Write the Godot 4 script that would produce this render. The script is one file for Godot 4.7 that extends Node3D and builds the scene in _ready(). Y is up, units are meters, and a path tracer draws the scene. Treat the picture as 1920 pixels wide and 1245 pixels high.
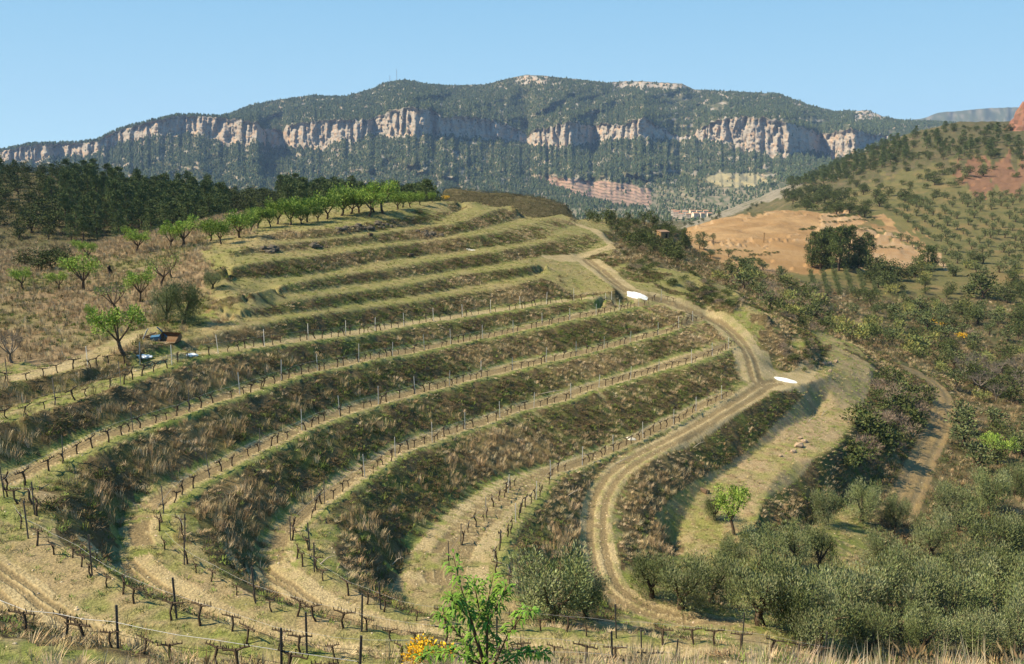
extends Node3D
# A terraced vineyard hill seen from the slope opposite, with a limestone range behind.
# Plan co-ordinates: the eye is at the origin, d = distance ahead (-z), x to the right, heights are below the eye (H).

const FO := 1663.0
const CX := 960.0
const CY := 622.5
const NU := 800
const UM := 0.74
var th := atan(322.5 / 1663.0)
var cs := cos(th)
var sn := sin(th)
var NV := 0
var DR := PackedFloat32Array()
var HT := PackedFloat32Array()
var FX := PackedByteArray()
var CLS := PackedByteArray()
var used := {}
var rng := RandomNumberGenerator.new()
var n_big := FastNoiseLite.new()
var n_mid := FastNoiseLite.new()
var n_fine := FastNoiseLite.new()
var n_rid := FastNoiseLite.new()
var M := {}
var T0 := 0

func stage(s: String) -> void:
	print("%6d ms  %s" % [Time.get_ticks_msec() - T0, s])

# ---------------------------------------------------------------- naming
func numbered(called: String) -> String:
	var n: int = used.get(called, 0)
	used[called] = n + 1
	return called if n == 0 else "%s_%03d" % [called, n]

func tag(o: Node, label: String, category: String, group := "", kind := "") -> void:
	if label != "":
		o.set_meta("label", label)
	if category != "":
		o.set_meta("category", category)
	if group != "":
		o.set_meta("group", group)
	if kind != "":
		o.set_meta("kind", kind)

func node_mesh(called: String, m: Mesh, mat: Material, parent: Node) -> MeshInstance3D:
	var o := MeshInstance3D.new()
	o.name = numbered(called) if parent == self else called
	o.mesh = m
	o.material_override = mat
	parent.add_child(o, true)
	return o

func spawn(called: String, label: String, category: String, group: String, parts: Array, xf: Transform3D) -> Node3D:
	# a thing: a Node3D at its base, each part [name, mesh, material] a child
	if parts.size() == 1:
		var s := node_mesh(called, parts[0][1], parts[0][2], self)
		s.transform = xf
		tag(s, label, category, group)
		return s
	var o := Node3D.new()
	o.name = numbered(called)
	add_child(o)
	o.transform = xf
	tag(o, label, category, group)
	for p in parts:
		var c := node_mesh(p[0], p[1], p[2], o)
		if p.size() > 3:
			c.transform = p[3]
	return o

func scatter(called: String, label: String, category: String, m: Mesh, mat: Material, xfs: Array, cols: PackedColorArray) -> void:
	if xfs.is_empty():
		return
	var mm := MultiMesh.new()
	mm.transform_format = MultiMesh.TRANSFORM_3D
	mm.use_colors = true
	mm.mesh = m
	mm.instance_count = xfs.size()
	var buf := PackedFloat32Array()
	buf.resize(xfs.size() * 16)
	for i in xfs.size():
		var t: Transform3D = xfs[i]
		var c := cols[i]
		var k := i * 16
		buf[k] = t.basis.x.x; buf[k + 1] = t.basis.y.x; buf[k + 2] = t.basis.z.x; buf[k + 3] = t.origin.x
		buf[k + 4] = t.basis.x.y; buf[k + 5] = t.basis.y.y; buf[k + 6] = t.basis.z.y; buf[k + 7] = t.origin.y
		buf[k + 8] = t.basis.x.z; buf[k + 9] = t.basis.y.z; buf[k + 10] = t.basis.z.z; buf[k + 11] = t.origin.z
		buf[k + 12] = c.r; buf[k + 13] = c.g; buf[k + 14] = c.b; buf[k + 15] = 1.0
	mm.buffer = buf
	var o := MultiMeshInstance3D.new()
	o.name = numbered(called)
	o.multimesh = mm
	o.material_override = mat
	add_child(o)
	tag(o, label, category, "", "stuff")

# ---------------------------------------------------------------- pixels to places
func ray(px: float, py: float) -> Vector3:      # scaled so that the depth ahead is 1
	var a := (px - CX) / FO
	var b := (py - CY) / FO
	var q := cs - b * sn
	return Vector3(a / q, -(b * cs + sn) / q, -1.0)

func at_h(px: float, py: float, h: float) -> Vector3:   # where the line of sight is h below the eye
	var r := ray(px, py)
	return r * (-h / r.y)

func at_d(px: float, d: float, h: float) -> Vector3:    # a point d ahead and h below the eye, seen in column px
	var dep := atan2(h, d) - th
	var q := cs - tan(dep) * sn
	return Vector3((px - CX) / FO / q * d, -h, -d)

func row_of(d: float) -> float:
	var j := DR.bsearch(d)
	if j <= 0:
		return 0.0
	if j >= NV:
		return NV - 1.0
	return j - 1 + (d - DR[j - 1]) / (DR[j] - DR[j - 1])

func col_of(u: float) -> float:
	return (u + UM) / (2.0 * UM) * (NU - 1)

func hgt(x: float, z: float) -> float:
	var d := -z
	var fj := clampf(row_of(d), 0.0, NV - 1.001)
	var fi := clampf(col_of(x / maxf(d, 0.1)), 0.0, NU - 1.001)
	var i := int(fi)
	var j := int(fj)
	fi -= i
	fj -= j
	var k := j * NU + i
	return lerpf(lerpf(HT[k], HT[k + 1], fi), lerpf(HT[k + NU], HT[k + NU + 1], fi), fj)

func hit(px: float, py: float, dmin := 10.0) -> Vector3:  # first ground on the line of sight beyond dmin
	var r := ray(px, py)
	var fi := clampf(col_of(r.x), 0.0, NU - 1.001)
	var i := int(fi)
	fi -= i
	var last := -1.0
	for j in range(maxi(0, int(row_of(dmin))), NV):
		var g := lerpf(HT[j * NU + i], HT[j * NU + i + 1], fi)
		var gap := r.y * DR[j] - g
		if gap <= 0.0:
			var d := DR[j]
			if last > 0.0 and j > 0:
				d = lerpf(DR[j - 1], DR[j], last / (last - gap))
			return Vector3(r.x * d, hgt(r.x * d, -d), -d)
		last = gap
	return Vector3.ZERO

func on_ground(p: Vector3) -> Vector3:
	return Vector3(p.x, hgt(p.x, p.z), p.z)

func pix(p: Vector3) -> Vector2:
	var fw := -p.y * sn - p.z * cs
	var up := p.y * cs - p.z * sn
	return Vector2(CX + FO * p.x / fw, CY - FO * up / fw)

# ---------------------------------------------------------------- lines on the land
# a line is written as px, py, px, py, ... at one level, or with its own depth below the eye at any point: [px, py, h]
func line(level: float, pts: Array) -> PackedVector3Array:
	var c := PackedVector3Array()
	for p in pts:
		c.append(Vector3(p[0], p[1], p[2] if p.size() > 2 else level))
	var o := PackedVector3Array()
	for k in c.size() - 1:
		var p0 := c[maxi(k - 1, 0)]
		var p3 := c[mini(k + 2, c.size() - 1)]
		var n := maxi(2, int(Vector2(c[k].x - c[k + 1].x, c[k].y - c[k + 1].y).length() / 4.0))
		for s in n:
			var q := c[k].cubic_interpolate(c[k + 1], p0, p3, float(s) / n)
			o.append(at_h(q.x, q.y, q.z))
	var e := c[c.size() - 1]
	o.append(at_h(e.x, e.y, e.z))
	return o

func line_d(pts: Array) -> PackedVector3Array:   # [px, depth ahead, h]
	var o := PackedVector3Array()
	for k in pts.size() - 1:
		var a := at_d(pts[k][0], pts[k][1], pts[k][2])
		var b := at_d(pts[k + 1][0], pts[k + 1][1], pts[k + 1][2])
		for s in 40:
			o.append(a.lerp(b, s / 40.0))
	return o

func offset_line(src: PackedVector3Array, dist: float, h: float) -> PackedVector3Array:  # sideways in plan, away from the eye
	var o := PackedVector3Array()
	for k in src.size():
		var t := src[mini(k + 2, src.size() - 1)] - src[maxi(k - 2, 0)]
		var nrm := Vector3(-t.z, 0, t.x).normalized()
		if nrm.dot(src[k]) < 0.0:
			nrm = -nrm
		var p := src[k] + nrm * dist
		o.append(Vector3(p.x, -h, p.z))
	return o

func pin(l: PackedVector3Array) -> void:
	for k in l.size() - 1:
		var a := l[k]
		var b := l[k + 1]
		var ca := Vector2(col_of(a.x / -a.z), row_of(-a.z))
		var cb := Vector2(col_of(b.x / -b.z), row_of(-b.z))
		var n := int(maxf(absf(ca.x - cb.x), absf(ca.y - cb.y)) * 1.5) + 1
		for s in n + 1:
			var f := float(s) / n
			var c := ca.lerp(cb, f)
			var i := int(roundf(c.x))
			var j := int(roundf(c.y))
			if i >= 0 and i < NU and j >= 0 and j < NV:
				var q := j * NU + i
				HT[q] = lerpf(a.y, b.y, f)
				FX[q] = 1

func stroke(l: PackedVector3Array, half: float, cls: int, side := 0.0) -> void:   # marks the ground along a line
	for k in l.size() - 1:
		var a := l[k]
		var b := l[k + 1]
		var t := (b - a)
		t.y = 0
		var ln := t.length()
		if ln < 0.001:
			continue
		t /= ln
		var nr := Vector3(-t.z, 0, t.x)
		var n := int(ln / 0.15) + 1
		var w := int(half / 0.12) + 1
		for s in n:
			var c := a.lerp(b, float(s) / n)
			for q in range(-w, w + 1):
				var p := c + nr * (half * q / w + side)
				var i := int(roundf(col_of(p.x / -p.z)))
				var j := int(roundf(row_of(-p.z)))
				if i >= 0 and i < NU and j >= 0 and j < NV:
					CLS[j * NU + i] = cls

func solve() -> void:
	# fills the land between the pinned lines: harmonic, coarse to fine
	var hs := [HT]
	var fs := [FX]
	var ws := [NU]
	var vs := [NV]
	while ws[-1] > 20:
		var w: int = ws[-1]
		var v: int = vs[-1]
		var w2 := (w + 1) / 2
		var v2 := (v + 1) / 2
		var h: PackedFloat32Array = hs[-1]
		var f: PackedByteArray = fs[-1]
		var h2 := PackedFloat32Array()
		var f2 := PackedByteArray()
		h2.resize(w2 * v2)
		f2.resize(w2 * v2)
		for j in v2:
			for i in w2:
				var s := 0.0
				var n := 0
				for q in 2:
					var jj := j * 2 + q
					if jj >= v:
						continue
					var k := jj * w + i * 2
					if f[k]:
						s += h[k]
						n += 1
					if i * 2 + 1 < w and f[k + 1]:
						s += h[k + 1]
						n += 1
				if n:
					h2[j * w2 + i] = s / n
					f2[j * w2 + i] = 1
		hs.append(h2)
		fs.append(f2)
		ws.append(w2)
		vs.append(v2)
	for lv in range(hs.size() - 1, -1, -1):
		var w: int = ws[lv]
		var v: int = vs[lv]
		var h: PackedFloat32Array = hs[lv]
		var f: PackedByteArray = fs[lv]
		if lv == hs.size() - 1:
			var mean := 0.0
			var cnt := 0
			for k in h.size():
				if f[k]:
					mean += h[k]
					cnt += 1
			for k in h.size():
				if not f[k]:
					h[k] = mean / cnt
		else:
			var hc: PackedFloat32Array = hs[lv + 1]
			var wc: int = ws[lv + 1]
			for j in v:
				for i in w:
					var k := j * w + i
					if not f[k]:
						h[k] = hc[(j / 2) * wc + i / 2]
		var sweeps := 120 if lv >= 3 else (40 if lv == 2 else (16 if lv == 1 else 7))
		var om := 1.7 if lv >= 2 else 1.35
		for s in sweeps:
			for jj in v:
				var j := jj if s % 2 == 0 else v - 1 - jj
				var up := -w if j > 0 else (w if v > 1 else 0)
				var dn := w if j < v - 1 else -w
				var k := j * w
				for i in w:
					if not f[k]:
						var a := h[k - 1] if i > 0 else h[k + 1]
						var b := h[k + 1] if i < w - 1 else h[k - 1]
						h[k] += om * ((a + b + h[k + up] + h[k + dn]) * 0.25 - h[k])
					k += 1
		hs[lv] = h
	HT = hs[0]

func soften(times: int) -> void:      # weather rounds the lips of the banks
	for s in times:
		var o := HT.duplicate()
		for j in range(1, NV - 1):
			var k := j * NU + 1
			for i in NU - 2:
				o[k] = HT[k] * 0.4 + (HT[k - 1] + HT[k + 1] + HT[k - NU] + HT[k + NU]) * 0.15
				k += 1
		HT = o

func paint_bank(lip: PackedVector3Array, foot: PackedVector3Array) -> void:   # the bank reaches from each point of its foot to the nearest of its lip
	for f in foot:
		var best := 1e9
		var bl := f
		for l in lip:
			var q := (l.x - f.x) * (l.x - f.x) + (l.z - f.z) * (l.z - f.z)
			if q < best:
				best = q
				bl = l
		if best > 150.0:
			continue
		var ca := Vector2(col_of(f.x / -f.z), row_of(-f.z))
		var cb := Vector2(col_of(bl.x / -bl.z), row_of(-bl.z))
		var n := int((ca - cb).length() * 1.5) + 1
		for s in n + 1:
			var c := ca.lerp(cb, float(s) / n)
			for w in range(-2, 3):
				var i := int(roundf(c.x)) + w
				var j := int(roundf(c.y))
				if i >= 0 and i < NU and j >= 0 and j < NV:
					CLS[j * NU + i] = 2

func paint_track(lip: PackedVector3Array, foot: PackedVector3Array, f0: float, f1: float, cls: int) -> void:   # a band of the tread between lip and foot
	for l in lip:
		var best := 1e9
		var bf := l
		for f in foot:
			var q := (l.x - f.x) * (l.x - f.x) + (l.z - f.z) * (l.z - f.z)
			if q < best:
				best = q
				bf = f
		if best > 80.0:
			continue
		var ca := Vector2(col_of(l.x / -l.z), row_of(-l.z))
		var cb := Vector2(col_of(bf.x / -bf.z), row_of(-bf.z))
		var n := int((ca - cb).length() * 1.5) + 1
		for s in n + 1:
			var c := ca.lerp(cb, lerpf(f0, f1, float(s) / n))
			for w in range(-2, 3):
				var i := int(roundf(c.x)) + w
				var j := int(roundf(c.y))
				if i >= 0 and i < NU and j >= 0 and j < NV:
					CLS[j * NU + i] = cls
# ---------------------------------------------------------------- the land
var L := {}

func land() -> void:
	var d := 5.0
	for seg in [[25.0, 0.014], [60.0, 0.006], [200.0, 0.004], [450.0, 0.008], [1350.0, 0.014]]:
		while d < seg[0]:
			DR.append(d)
			d *= 1.0 + seg[1]
	NV = DR.size()
	HT.resize(NU * NV)
	FX.resize(NU * NV)
	CLS.resize(NU * NV)
	# --- the old upper terraces: lip = outer edge, foot = where the bank above ends
	L.u6 = line(8.6, [[480, 447.0, 10.50], [491, 444.3, 10.50], [508, 440.5, 10.50], [530, 437.0, 10.50], [545, 435.4, 10.50], [562, 434.0, 10.50], [580, 432.7, 10.50], [598, 431.4, 10.50], [615, 430.0, 10.50], [633, 428.0, 10.50], [650, 426.0, 10.50], [666, 424.0, 10.50], [680, 422.0, 10.50], [694, 419.5, 10.50], [705, 417.1, 10.50], [717, 415.0, 10.50], [729, 413.6, 10.50], [741, 412.4, 10.50], [755, 411.0, 10.50], [770, 409.1, 10.50], [787, 407.0, 10.50], [805, 404.0, 10.50], [822, 399.7, 10.50], [839, 394.6, 10.50], [855, 390.0, 10.50], [869, 386.3, 10.50], [882, 383.1, 10.50], [892, 381.0, 10.50]])
	L.u5f = line(9.7, [[492, 451.0, 10.98], [503, 450.7, 11.02], [519, 450.3, 11.11], [537, 449.9, 11.24], [557, 449.3, 11.38], [578, 448.7, 11.48], [596, 447.9, 11.53], [612, 447.0, 11.56], [632, 444.9, 11.55], [649, 442.2, 11.53], [664, 439.5, 11.51], [680, 437.0, 11.50], [695, 435.0, 11.51], [710, 433.2, 11.53], [725, 431.3, 11.57], [742, 429.0, 11.60], [756, 426.9, 11.61], [772, 424.6, 11.60], [788, 422.2, 11.56], [803, 419.3, 11.48], [817, 416.0, 11.40], [831, 410.6, 11.29], [843, 404.3, 11.19], [855, 398.1, 11.11], [867, 393.0, 11.05], [884, 388.3, 11.00], [902, 385.1, 10.98], [915, 383.0, 10.97]])
	L.u5 = line(9.7, [[422, 480.0, 11.40], [431, 476.6, 11.12], [444, 471.8, 11.08], [461, 466.5, 11.05], [480, 462.0, 11.04], [494, 459.6, 11.06], [510, 457.5, 11.11], [527, 455.5, 11.18], [545, 453.6, 11.28], [562, 451.8, 11.39], [580, 450.0, 11.47], [596, 448.2, 11.53], [614, 446.5, 11.56], [631, 444.9, 11.57], [648, 443.3, 11.57], [664, 441.6, 11.56], [680, 440.0, 11.56], [696, 438.0, 11.57], [710, 436.1, 11.59], [724, 434.2, 11.60], [738, 432.2, 11.61], [755, 430.0, 11.62], [771, 427.9, 11.61], [789, 425.7, 11.56], [808, 423.3, 11.49], [826, 421.0, 11.39], [842, 418.9, 11.31], [855, 417.0, 11.25], [870, 413.8, 11.18], [880, 410.0, 11.14], [895, 404.4, 11.08], [914, 397.6, 11.04], [930, 392.0, 11.02], [944, 387.2, 11.01], [955, 385.0, 11.01], [968, 388.0, 11.01]])
	L.u4f = line(11.2, [[430, 484.0, 11.60], [439, 482.4, 11.56], [453, 480.0, 11.59], [471, 477.4, 11.66], [492, 475.0, 11.79], [505, 473.8, 11.87], [520, 472.7, 11.98], [537, 471.6, 12.11], [554, 470.5, 12.25], [572, 469.4, 12.40], [589, 468.2, 12.52], [605, 467.0, 12.62], [622, 465.4, 12.71], [640, 463.6, 12.78], [657, 461.8, 12.82], [674, 460.0, 12.84], [689, 458.4, 12.87], [705, 457.0, 12.90], [721, 455.7, 12.96], [737, 454.8, 13.04], [752, 454.0, 13.12], [766, 453.1, 13.19], [780, 452.0, 13.25], [795, 450.5, 13.29], [809, 449.1, 13.29], [823, 447.1, 13.25], [840, 444.0, 13.15], [853, 441.1, 13.04], [869, 437.4, 12.91], [885, 433.4, 12.80], [901, 429.3, 12.76], [916, 425.4, 12.84], [930, 422.0, 13.01], [947, 417.4, 13.33], [964, 413.1, 13.53], [977, 409.5, 13.58], [987, 407.0, 13.57]])
	L.u4 = line(11.2, [[400, 510.0, 12.70], [409, 507.2, 11.91], [422, 503.1, 11.82], [438, 498.8, 11.74], [455, 495.0, 11.71], [469, 492.6, 11.73], [484, 490.4, 11.78], [500, 488.4, 11.87], [516, 486.6, 11.96], [530, 485.0, 12.05], [547, 483.1, 12.18], [562, 481.9, 12.30], [580, 480.0, 12.44], [593, 478.3, 12.53], [608, 476.4, 12.63], [623, 474.2, 12.72], [639, 472.1, 12.79], [655, 470.0, 12.84], [669, 468.0, 12.87], [683, 466.1, 12.90], [698, 464.2, 12.93], [713, 462.2, 12.97], [730, 460.0, 13.03], [745, 458.0, 13.10], [761, 455.9, 13.18], [778, 453.6, 13.24], [795, 451.4, 13.28], [813, 449.1, 13.27], [830, 447.0, 13.22], [847, 445.0, 13.13], [864, 443.0, 13.02], [882, 441.1, 12.94], [899, 439.2, 12.94], [915, 437.2, 13.01], [930, 435.0, 13.12], [948, 431.4, 13.31], [964, 427.6, 13.46], [979, 423.7, 13.55], [992, 420.0, 13.60], [1006, 415.2, 13.65], [1019, 410.7, 13.69], [1030, 407.0, 13.70], [1043, 403.3, 13.80], [1055, 402.0, 13.90], [1070, 408.0, 14.20]])
	L.u3f = line(13.1, [[425, 525.0, 13.30], [434, 524.5, 13.04], [447, 523.7, 13.04], [463, 522.8, 13.07], [480, 522.0, 13.15], [494, 521.5, 13.25], [509, 521.0, 13.37], [525, 520.5, 13.52], [541, 519.9, 13.66], [555, 519.0, 13.78], [572, 517.3, 13.93], [587, 515.1, 14.05], [605, 512.0, 14.18], [618, 509.5, 14.26], [633, 506.4, 14.35], [648, 503.2, 14.43], [664, 499.9, 14.49], [680, 497.0, 14.55], [694, 494.4, 14.59], [708, 491.9, 14.62], [723, 489.6, 14.66], [738, 487.3, 14.71], [755, 485.0, 14.78], [770, 483.1, 14.86], [788, 481.1, 14.97], [806, 479.2, 15.08], [824, 477.3, 15.15], [841, 475.6, 15.18], [855, 474.0, 15.16], [872, 471.6, 15.10], [884, 469.6, 15.05], [900, 467.0, 14.97], [914, 464.9, 14.91], [930, 462.6, 14.87], [948, 460.1, 14.89], [965, 457.5, 14.95], [980, 455.0, 15.04], [998, 451.0, 15.16], [1014, 446.8, 15.24], [1030, 442.0, 15.20], [1044, 437.2, 15.30], [1059, 431.7, 15.40], [1072, 426.6, 15.50], [1082, 423.0, 15.60]])
	L.u3 = line(13.1, [[395, 570.0, 14.20], [401, 567.0, 13.93], [412, 562.5, 13.67], [430, 557.0, 13.40], [442, 553.8, 13.34], [458, 550.3, 13.25], [475, 546.4, 13.24], [494, 542.5, 13.32], [512, 538.7, 13.44], [530, 535.0, 13.57], [546, 531.5, 13.70], [563, 527.9, 13.83], [580, 524.4, 13.96], [596, 521.1, 14.09], [613, 517.9, 14.22], [630, 515.0, 14.34], [646, 512.5, 14.43], [663, 510.3, 14.51], [680, 508.3, 14.57], [696, 506.4, 14.62], [713, 504.3, 14.67], [730, 502.0, 14.71], [746, 499.4, 14.77], [763, 496.6, 14.84], [780, 493.6, 14.92], [796, 490.7, 15.00], [813, 487.8, 15.08], [830, 485.0, 15.13], [846, 482.4, 15.15], [864, 479.8, 15.13], [881, 477.2, 15.08], [898, 474.8, 15.03], [914, 472.4, 14.99], [930, 470.0, 14.97], [946, 467.4, 14.98], [961, 465.0, 15.02], [976, 462.6, 15.06], [990, 460.0, 15.11], [1005, 457.0, 15.17], [1020, 453.3, 15.24], [1036, 448.9, 15.33], [1052, 444.5, 15.45], [1067, 440.3, 15.59], [1080, 437.0, 15.80], [1095, 432.9, 15.90], [1107, 430.0, 16.00], [1117, 429.0, 16.10], [1132, 437.0, 16.50]])
	L.u2f = line(14.5, [[400, 580.0, 14.30], [408, 577.8, 14.19], [421, 574.6, 14.07], [436, 570.8, 13.96], [455, 567.0, 13.85], [469, 564.4, 14.35], [485, 561.5, 14.54], [502, 558.6, 14.63], [520, 555.6, 14.57], [537, 552.7, 14.50], [555, 550.0, 14.54], [571, 547.5, 14.67], [588, 545.1, 14.85], [605, 542.8, 15.04], [621, 540.6, 15.23], [638, 538.3, 15.41], [655, 536.0, 15.56], [671, 533.7, 15.69], [688, 531.3, 15.80], [705, 529.0, 15.88], [721, 526.7, 15.94], [738, 524.3, 16.00], [755, 522.0, 16.06], [771, 519.6, 16.14], [789, 517.2, 16.24], [806, 514.8, 16.35], [823, 512.4, 16.47], [839, 510.2, 16.58], [855, 508.0, 16.66], [871, 505.7, 16.72], [887, 503.6, 16.75], [902, 501.5, 16.74], [916, 499.4, 16.71], [930, 497.0, 16.66], [946, 493.3, 16.58], [963, 489.1, 16.51], [978, 485.1, 16.48], [992, 482.0, 16.49], [1005, 479.6, 16.54], [1017, 478.2, 16.60], [1030, 477.0, 16.80], [1046, 475.9, 16.93], [1064, 474.8, 17.07], [1080, 473.0, 17.20], [1094, 468.2, 17.20], [1107, 462.0, 17.20], [1122, 453.3, 17.10], [1135, 446.0, 17.00]])
	L.u2 = line(14.5, [[417, 587.0, 14.70], [428, 584.7, 14.24], [445, 581.4, 14.19], [464, 577.5, 14.24], [485, 573.6, 14.39], [505, 570.0, 14.53], [520, 567.3, 14.59], [537, 564.5, 14.62], [554, 561.8, 14.68], [571, 559.1, 14.78], [588, 556.5, 14.92], [605, 554.0, 15.08], [621, 551.5, 15.25], [639, 549.1, 15.42], [656, 546.7, 15.58], [673, 544.4, 15.71], [689, 542.1, 15.81], [705, 540.0, 15.90], [721, 537.7, 15.97], [736, 535.5, 16.03], [751, 533.5, 16.09], [765, 531.3, 16.14], [780, 529.0, 16.21], [795, 526.3, 16.30], [810, 523.4, 16.40], [825, 520.5, 16.50], [840, 517.6, 16.59], [855, 515.0, 16.66], [870, 512.7, 16.71], [885, 510.7, 16.74], [900, 508.8, 16.74], [915, 506.9, 16.72], [930, 505.0, 16.68], [945, 502.9, 16.63], [962, 500.6, 16.59], [978, 498.4, 16.57], [993, 496.4, 16.57], [1005, 495.0, 16.58], [1019, 493.9, 16.60], [1025, 494.0, 16.60]])
	L.u1f = line(15.8, [[400, 606.0, 15.00], [410, 604.1, 15.05], [425, 601.4, 15.07], [442, 599.0, 15.08], [455, 597.9, 15.09], [470, 597.0, 15.11], [492, 595.0, 15.19], [504, 593.4, 15.27], [520, 591.5, 15.37], [536, 589.3, 15.50], [554, 587.0, 15.63], [571, 584.6, 15.75], [588, 582.2, 15.87], [605, 580.0, 16.00], [622, 577.4, 16.17], [640, 574.8, 16.35], [657, 572.2, 16.53], [674, 569.6, 16.69], [689, 567.2, 16.84], [705, 565.0, 16.96], [721, 562.7, 17.09], [736, 560.8, 17.18], [751, 559.0, 17.27], [765, 557.1, 17.34], [780, 555.0, 17.41], [795, 552.6, 17.49], [810, 550.0, 17.57], [825, 547.3, 17.67], [840, 544.6, 17.77], [855, 542.0, 17.87], [870, 539.6, 17.97], [885, 537.2, 18.05], [900, 534.8, 18.11], [915, 532.4, 18.13], [930, 530.0, 18.12], [947, 526.7, 18.07], [965, 523.3, 17.99], [981, 520.0, 17.94], [995, 517.0, 17.92], [1012, 511.7, 17.94], [1022, 508.0, 17.97]])
	L.u1 = line(15.8, [[275, 652.0, 15.04], [285, 649.8, 15.04], [299, 646.6, 15.04], [315, 643.1, 15.04], [330, 640.0, 15.04], [346, 636.8, 15.04], [361, 633.9, 15.04], [380, 630.0, 15.05], [393, 626.8, 15.05], [408, 623.1, 15.07], [423, 619.2, 15.09], [439, 615.4, 15.12], [455, 612.0, 15.15], [470, 609.1, 15.18], [485, 606.4, 15.22], [500, 603.9, 15.28], [515, 601.5, 15.36], [530, 599.0, 15.45], [544, 596.6, 15.55], [558, 594.2, 15.66], [573, 591.8, 15.78], [588, 589.4, 15.91], [605, 587.0, 16.06], [620, 584.9, 16.20], [637, 582.6, 16.37], [655, 580.4, 16.55], [672, 578.1, 16.72], [689, 576.0, 16.87], [705, 574.0, 17.00], [721, 571.9, 17.12], [736, 569.9, 17.21], [751, 568.1, 17.30], [765, 566.1, 17.37], [780, 564.0, 17.45], [795, 561.6, 17.53], [810, 558.9, 17.62], [825, 556.2, 17.71], [840, 553.5, 17.81], [855, 551.0, 17.90], [870, 548.8, 17.98], [885, 546.8, 18.05], [900, 544.8, 18.10], [915, 542.6, 18.12], [930, 540.0, 18.11], [945, 536.7, 18.09], [961, 532.8, 18.05], [977, 528.7, 18.01], [992, 525.0, 17.99], [1005, 522.0, 17.99], [1020, 518.9, 17.99], [1031, 517.0, 18.00], [1042, 515.0, 18.00], [1055, 511.0, 18.02], [1067, 507.0, 18.05], [1079, 502.5, 18.10], [1092, 500.0, 18.19], [1102, 502.6, 18.30], [1112, 508.0, 18.40], [1120, 514.6, 18.70], [1130, 523.0, 19.00], [1143, 534.9, 19.45], [1155, 545.0, 19.90]])
	L.bf = line(17.8, [[255, 672.0, 15.67], [265, 670.3, 15.65], [279, 667.8, 15.63], [296, 664.9, 15.62], [314, 662.2, 15.65], [330, 660.0, 15.69], [347, 658.1, 15.76], [364, 656.8, 15.83], [381, 655.6, 15.91], [400, 654.0, 16.00], [415, 652.4, 16.09], [432, 650.6, 16.19], [448, 648.7, 16.30], [464, 646.8, 16.40], [480, 645.0, 16.49], [495, 642.9, 16.58], [509, 640.8, 16.65], [524, 638.6, 16.74], [542, 636.0, 16.85], [556, 633.9, 16.95], [573, 631.5, 17.09], [591, 629.0, 17.26], [608, 626.5, 17.44], [625, 624.1, 17.61], [640, 622.0, 17.76], [656, 619.5, 17.95], [670, 617.4, 18.09], [683, 615.4, 18.23], [700, 613.0, 18.39], [713, 611.0, 18.53], [728, 608.9, 18.67], [744, 606.6, 18.81], [760, 604.3, 18.93], [775, 602.0, 19.03], [790, 600.0, 19.12], [809, 597.3, 19.24], [826, 594.9, 19.36], [843, 592.5, 19.48], [860, 590.0, 19.60], [877, 587.2, 19.72], [894, 584.2, 19.84], [910, 581.4, 19.94], [925, 579.0, 20.00], [942, 576.4, 20.06], [960, 574.0, 20.10], [973, 572.0, 20.13], [990, 569.7, 20.16], [1007, 567.3, 20.22], [1025, 565.0, 20.29], [1039, 563.3, 20.37], [1055, 561.6, 20.47], [1071, 559.9, 20.57], [1086, 558.4, 20.59], [1100, 557.0, 20.30], [1120, 554.9, 20.33], [1137, 553.2, 20.37], [1150, 552.0, 20.40]])
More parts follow.
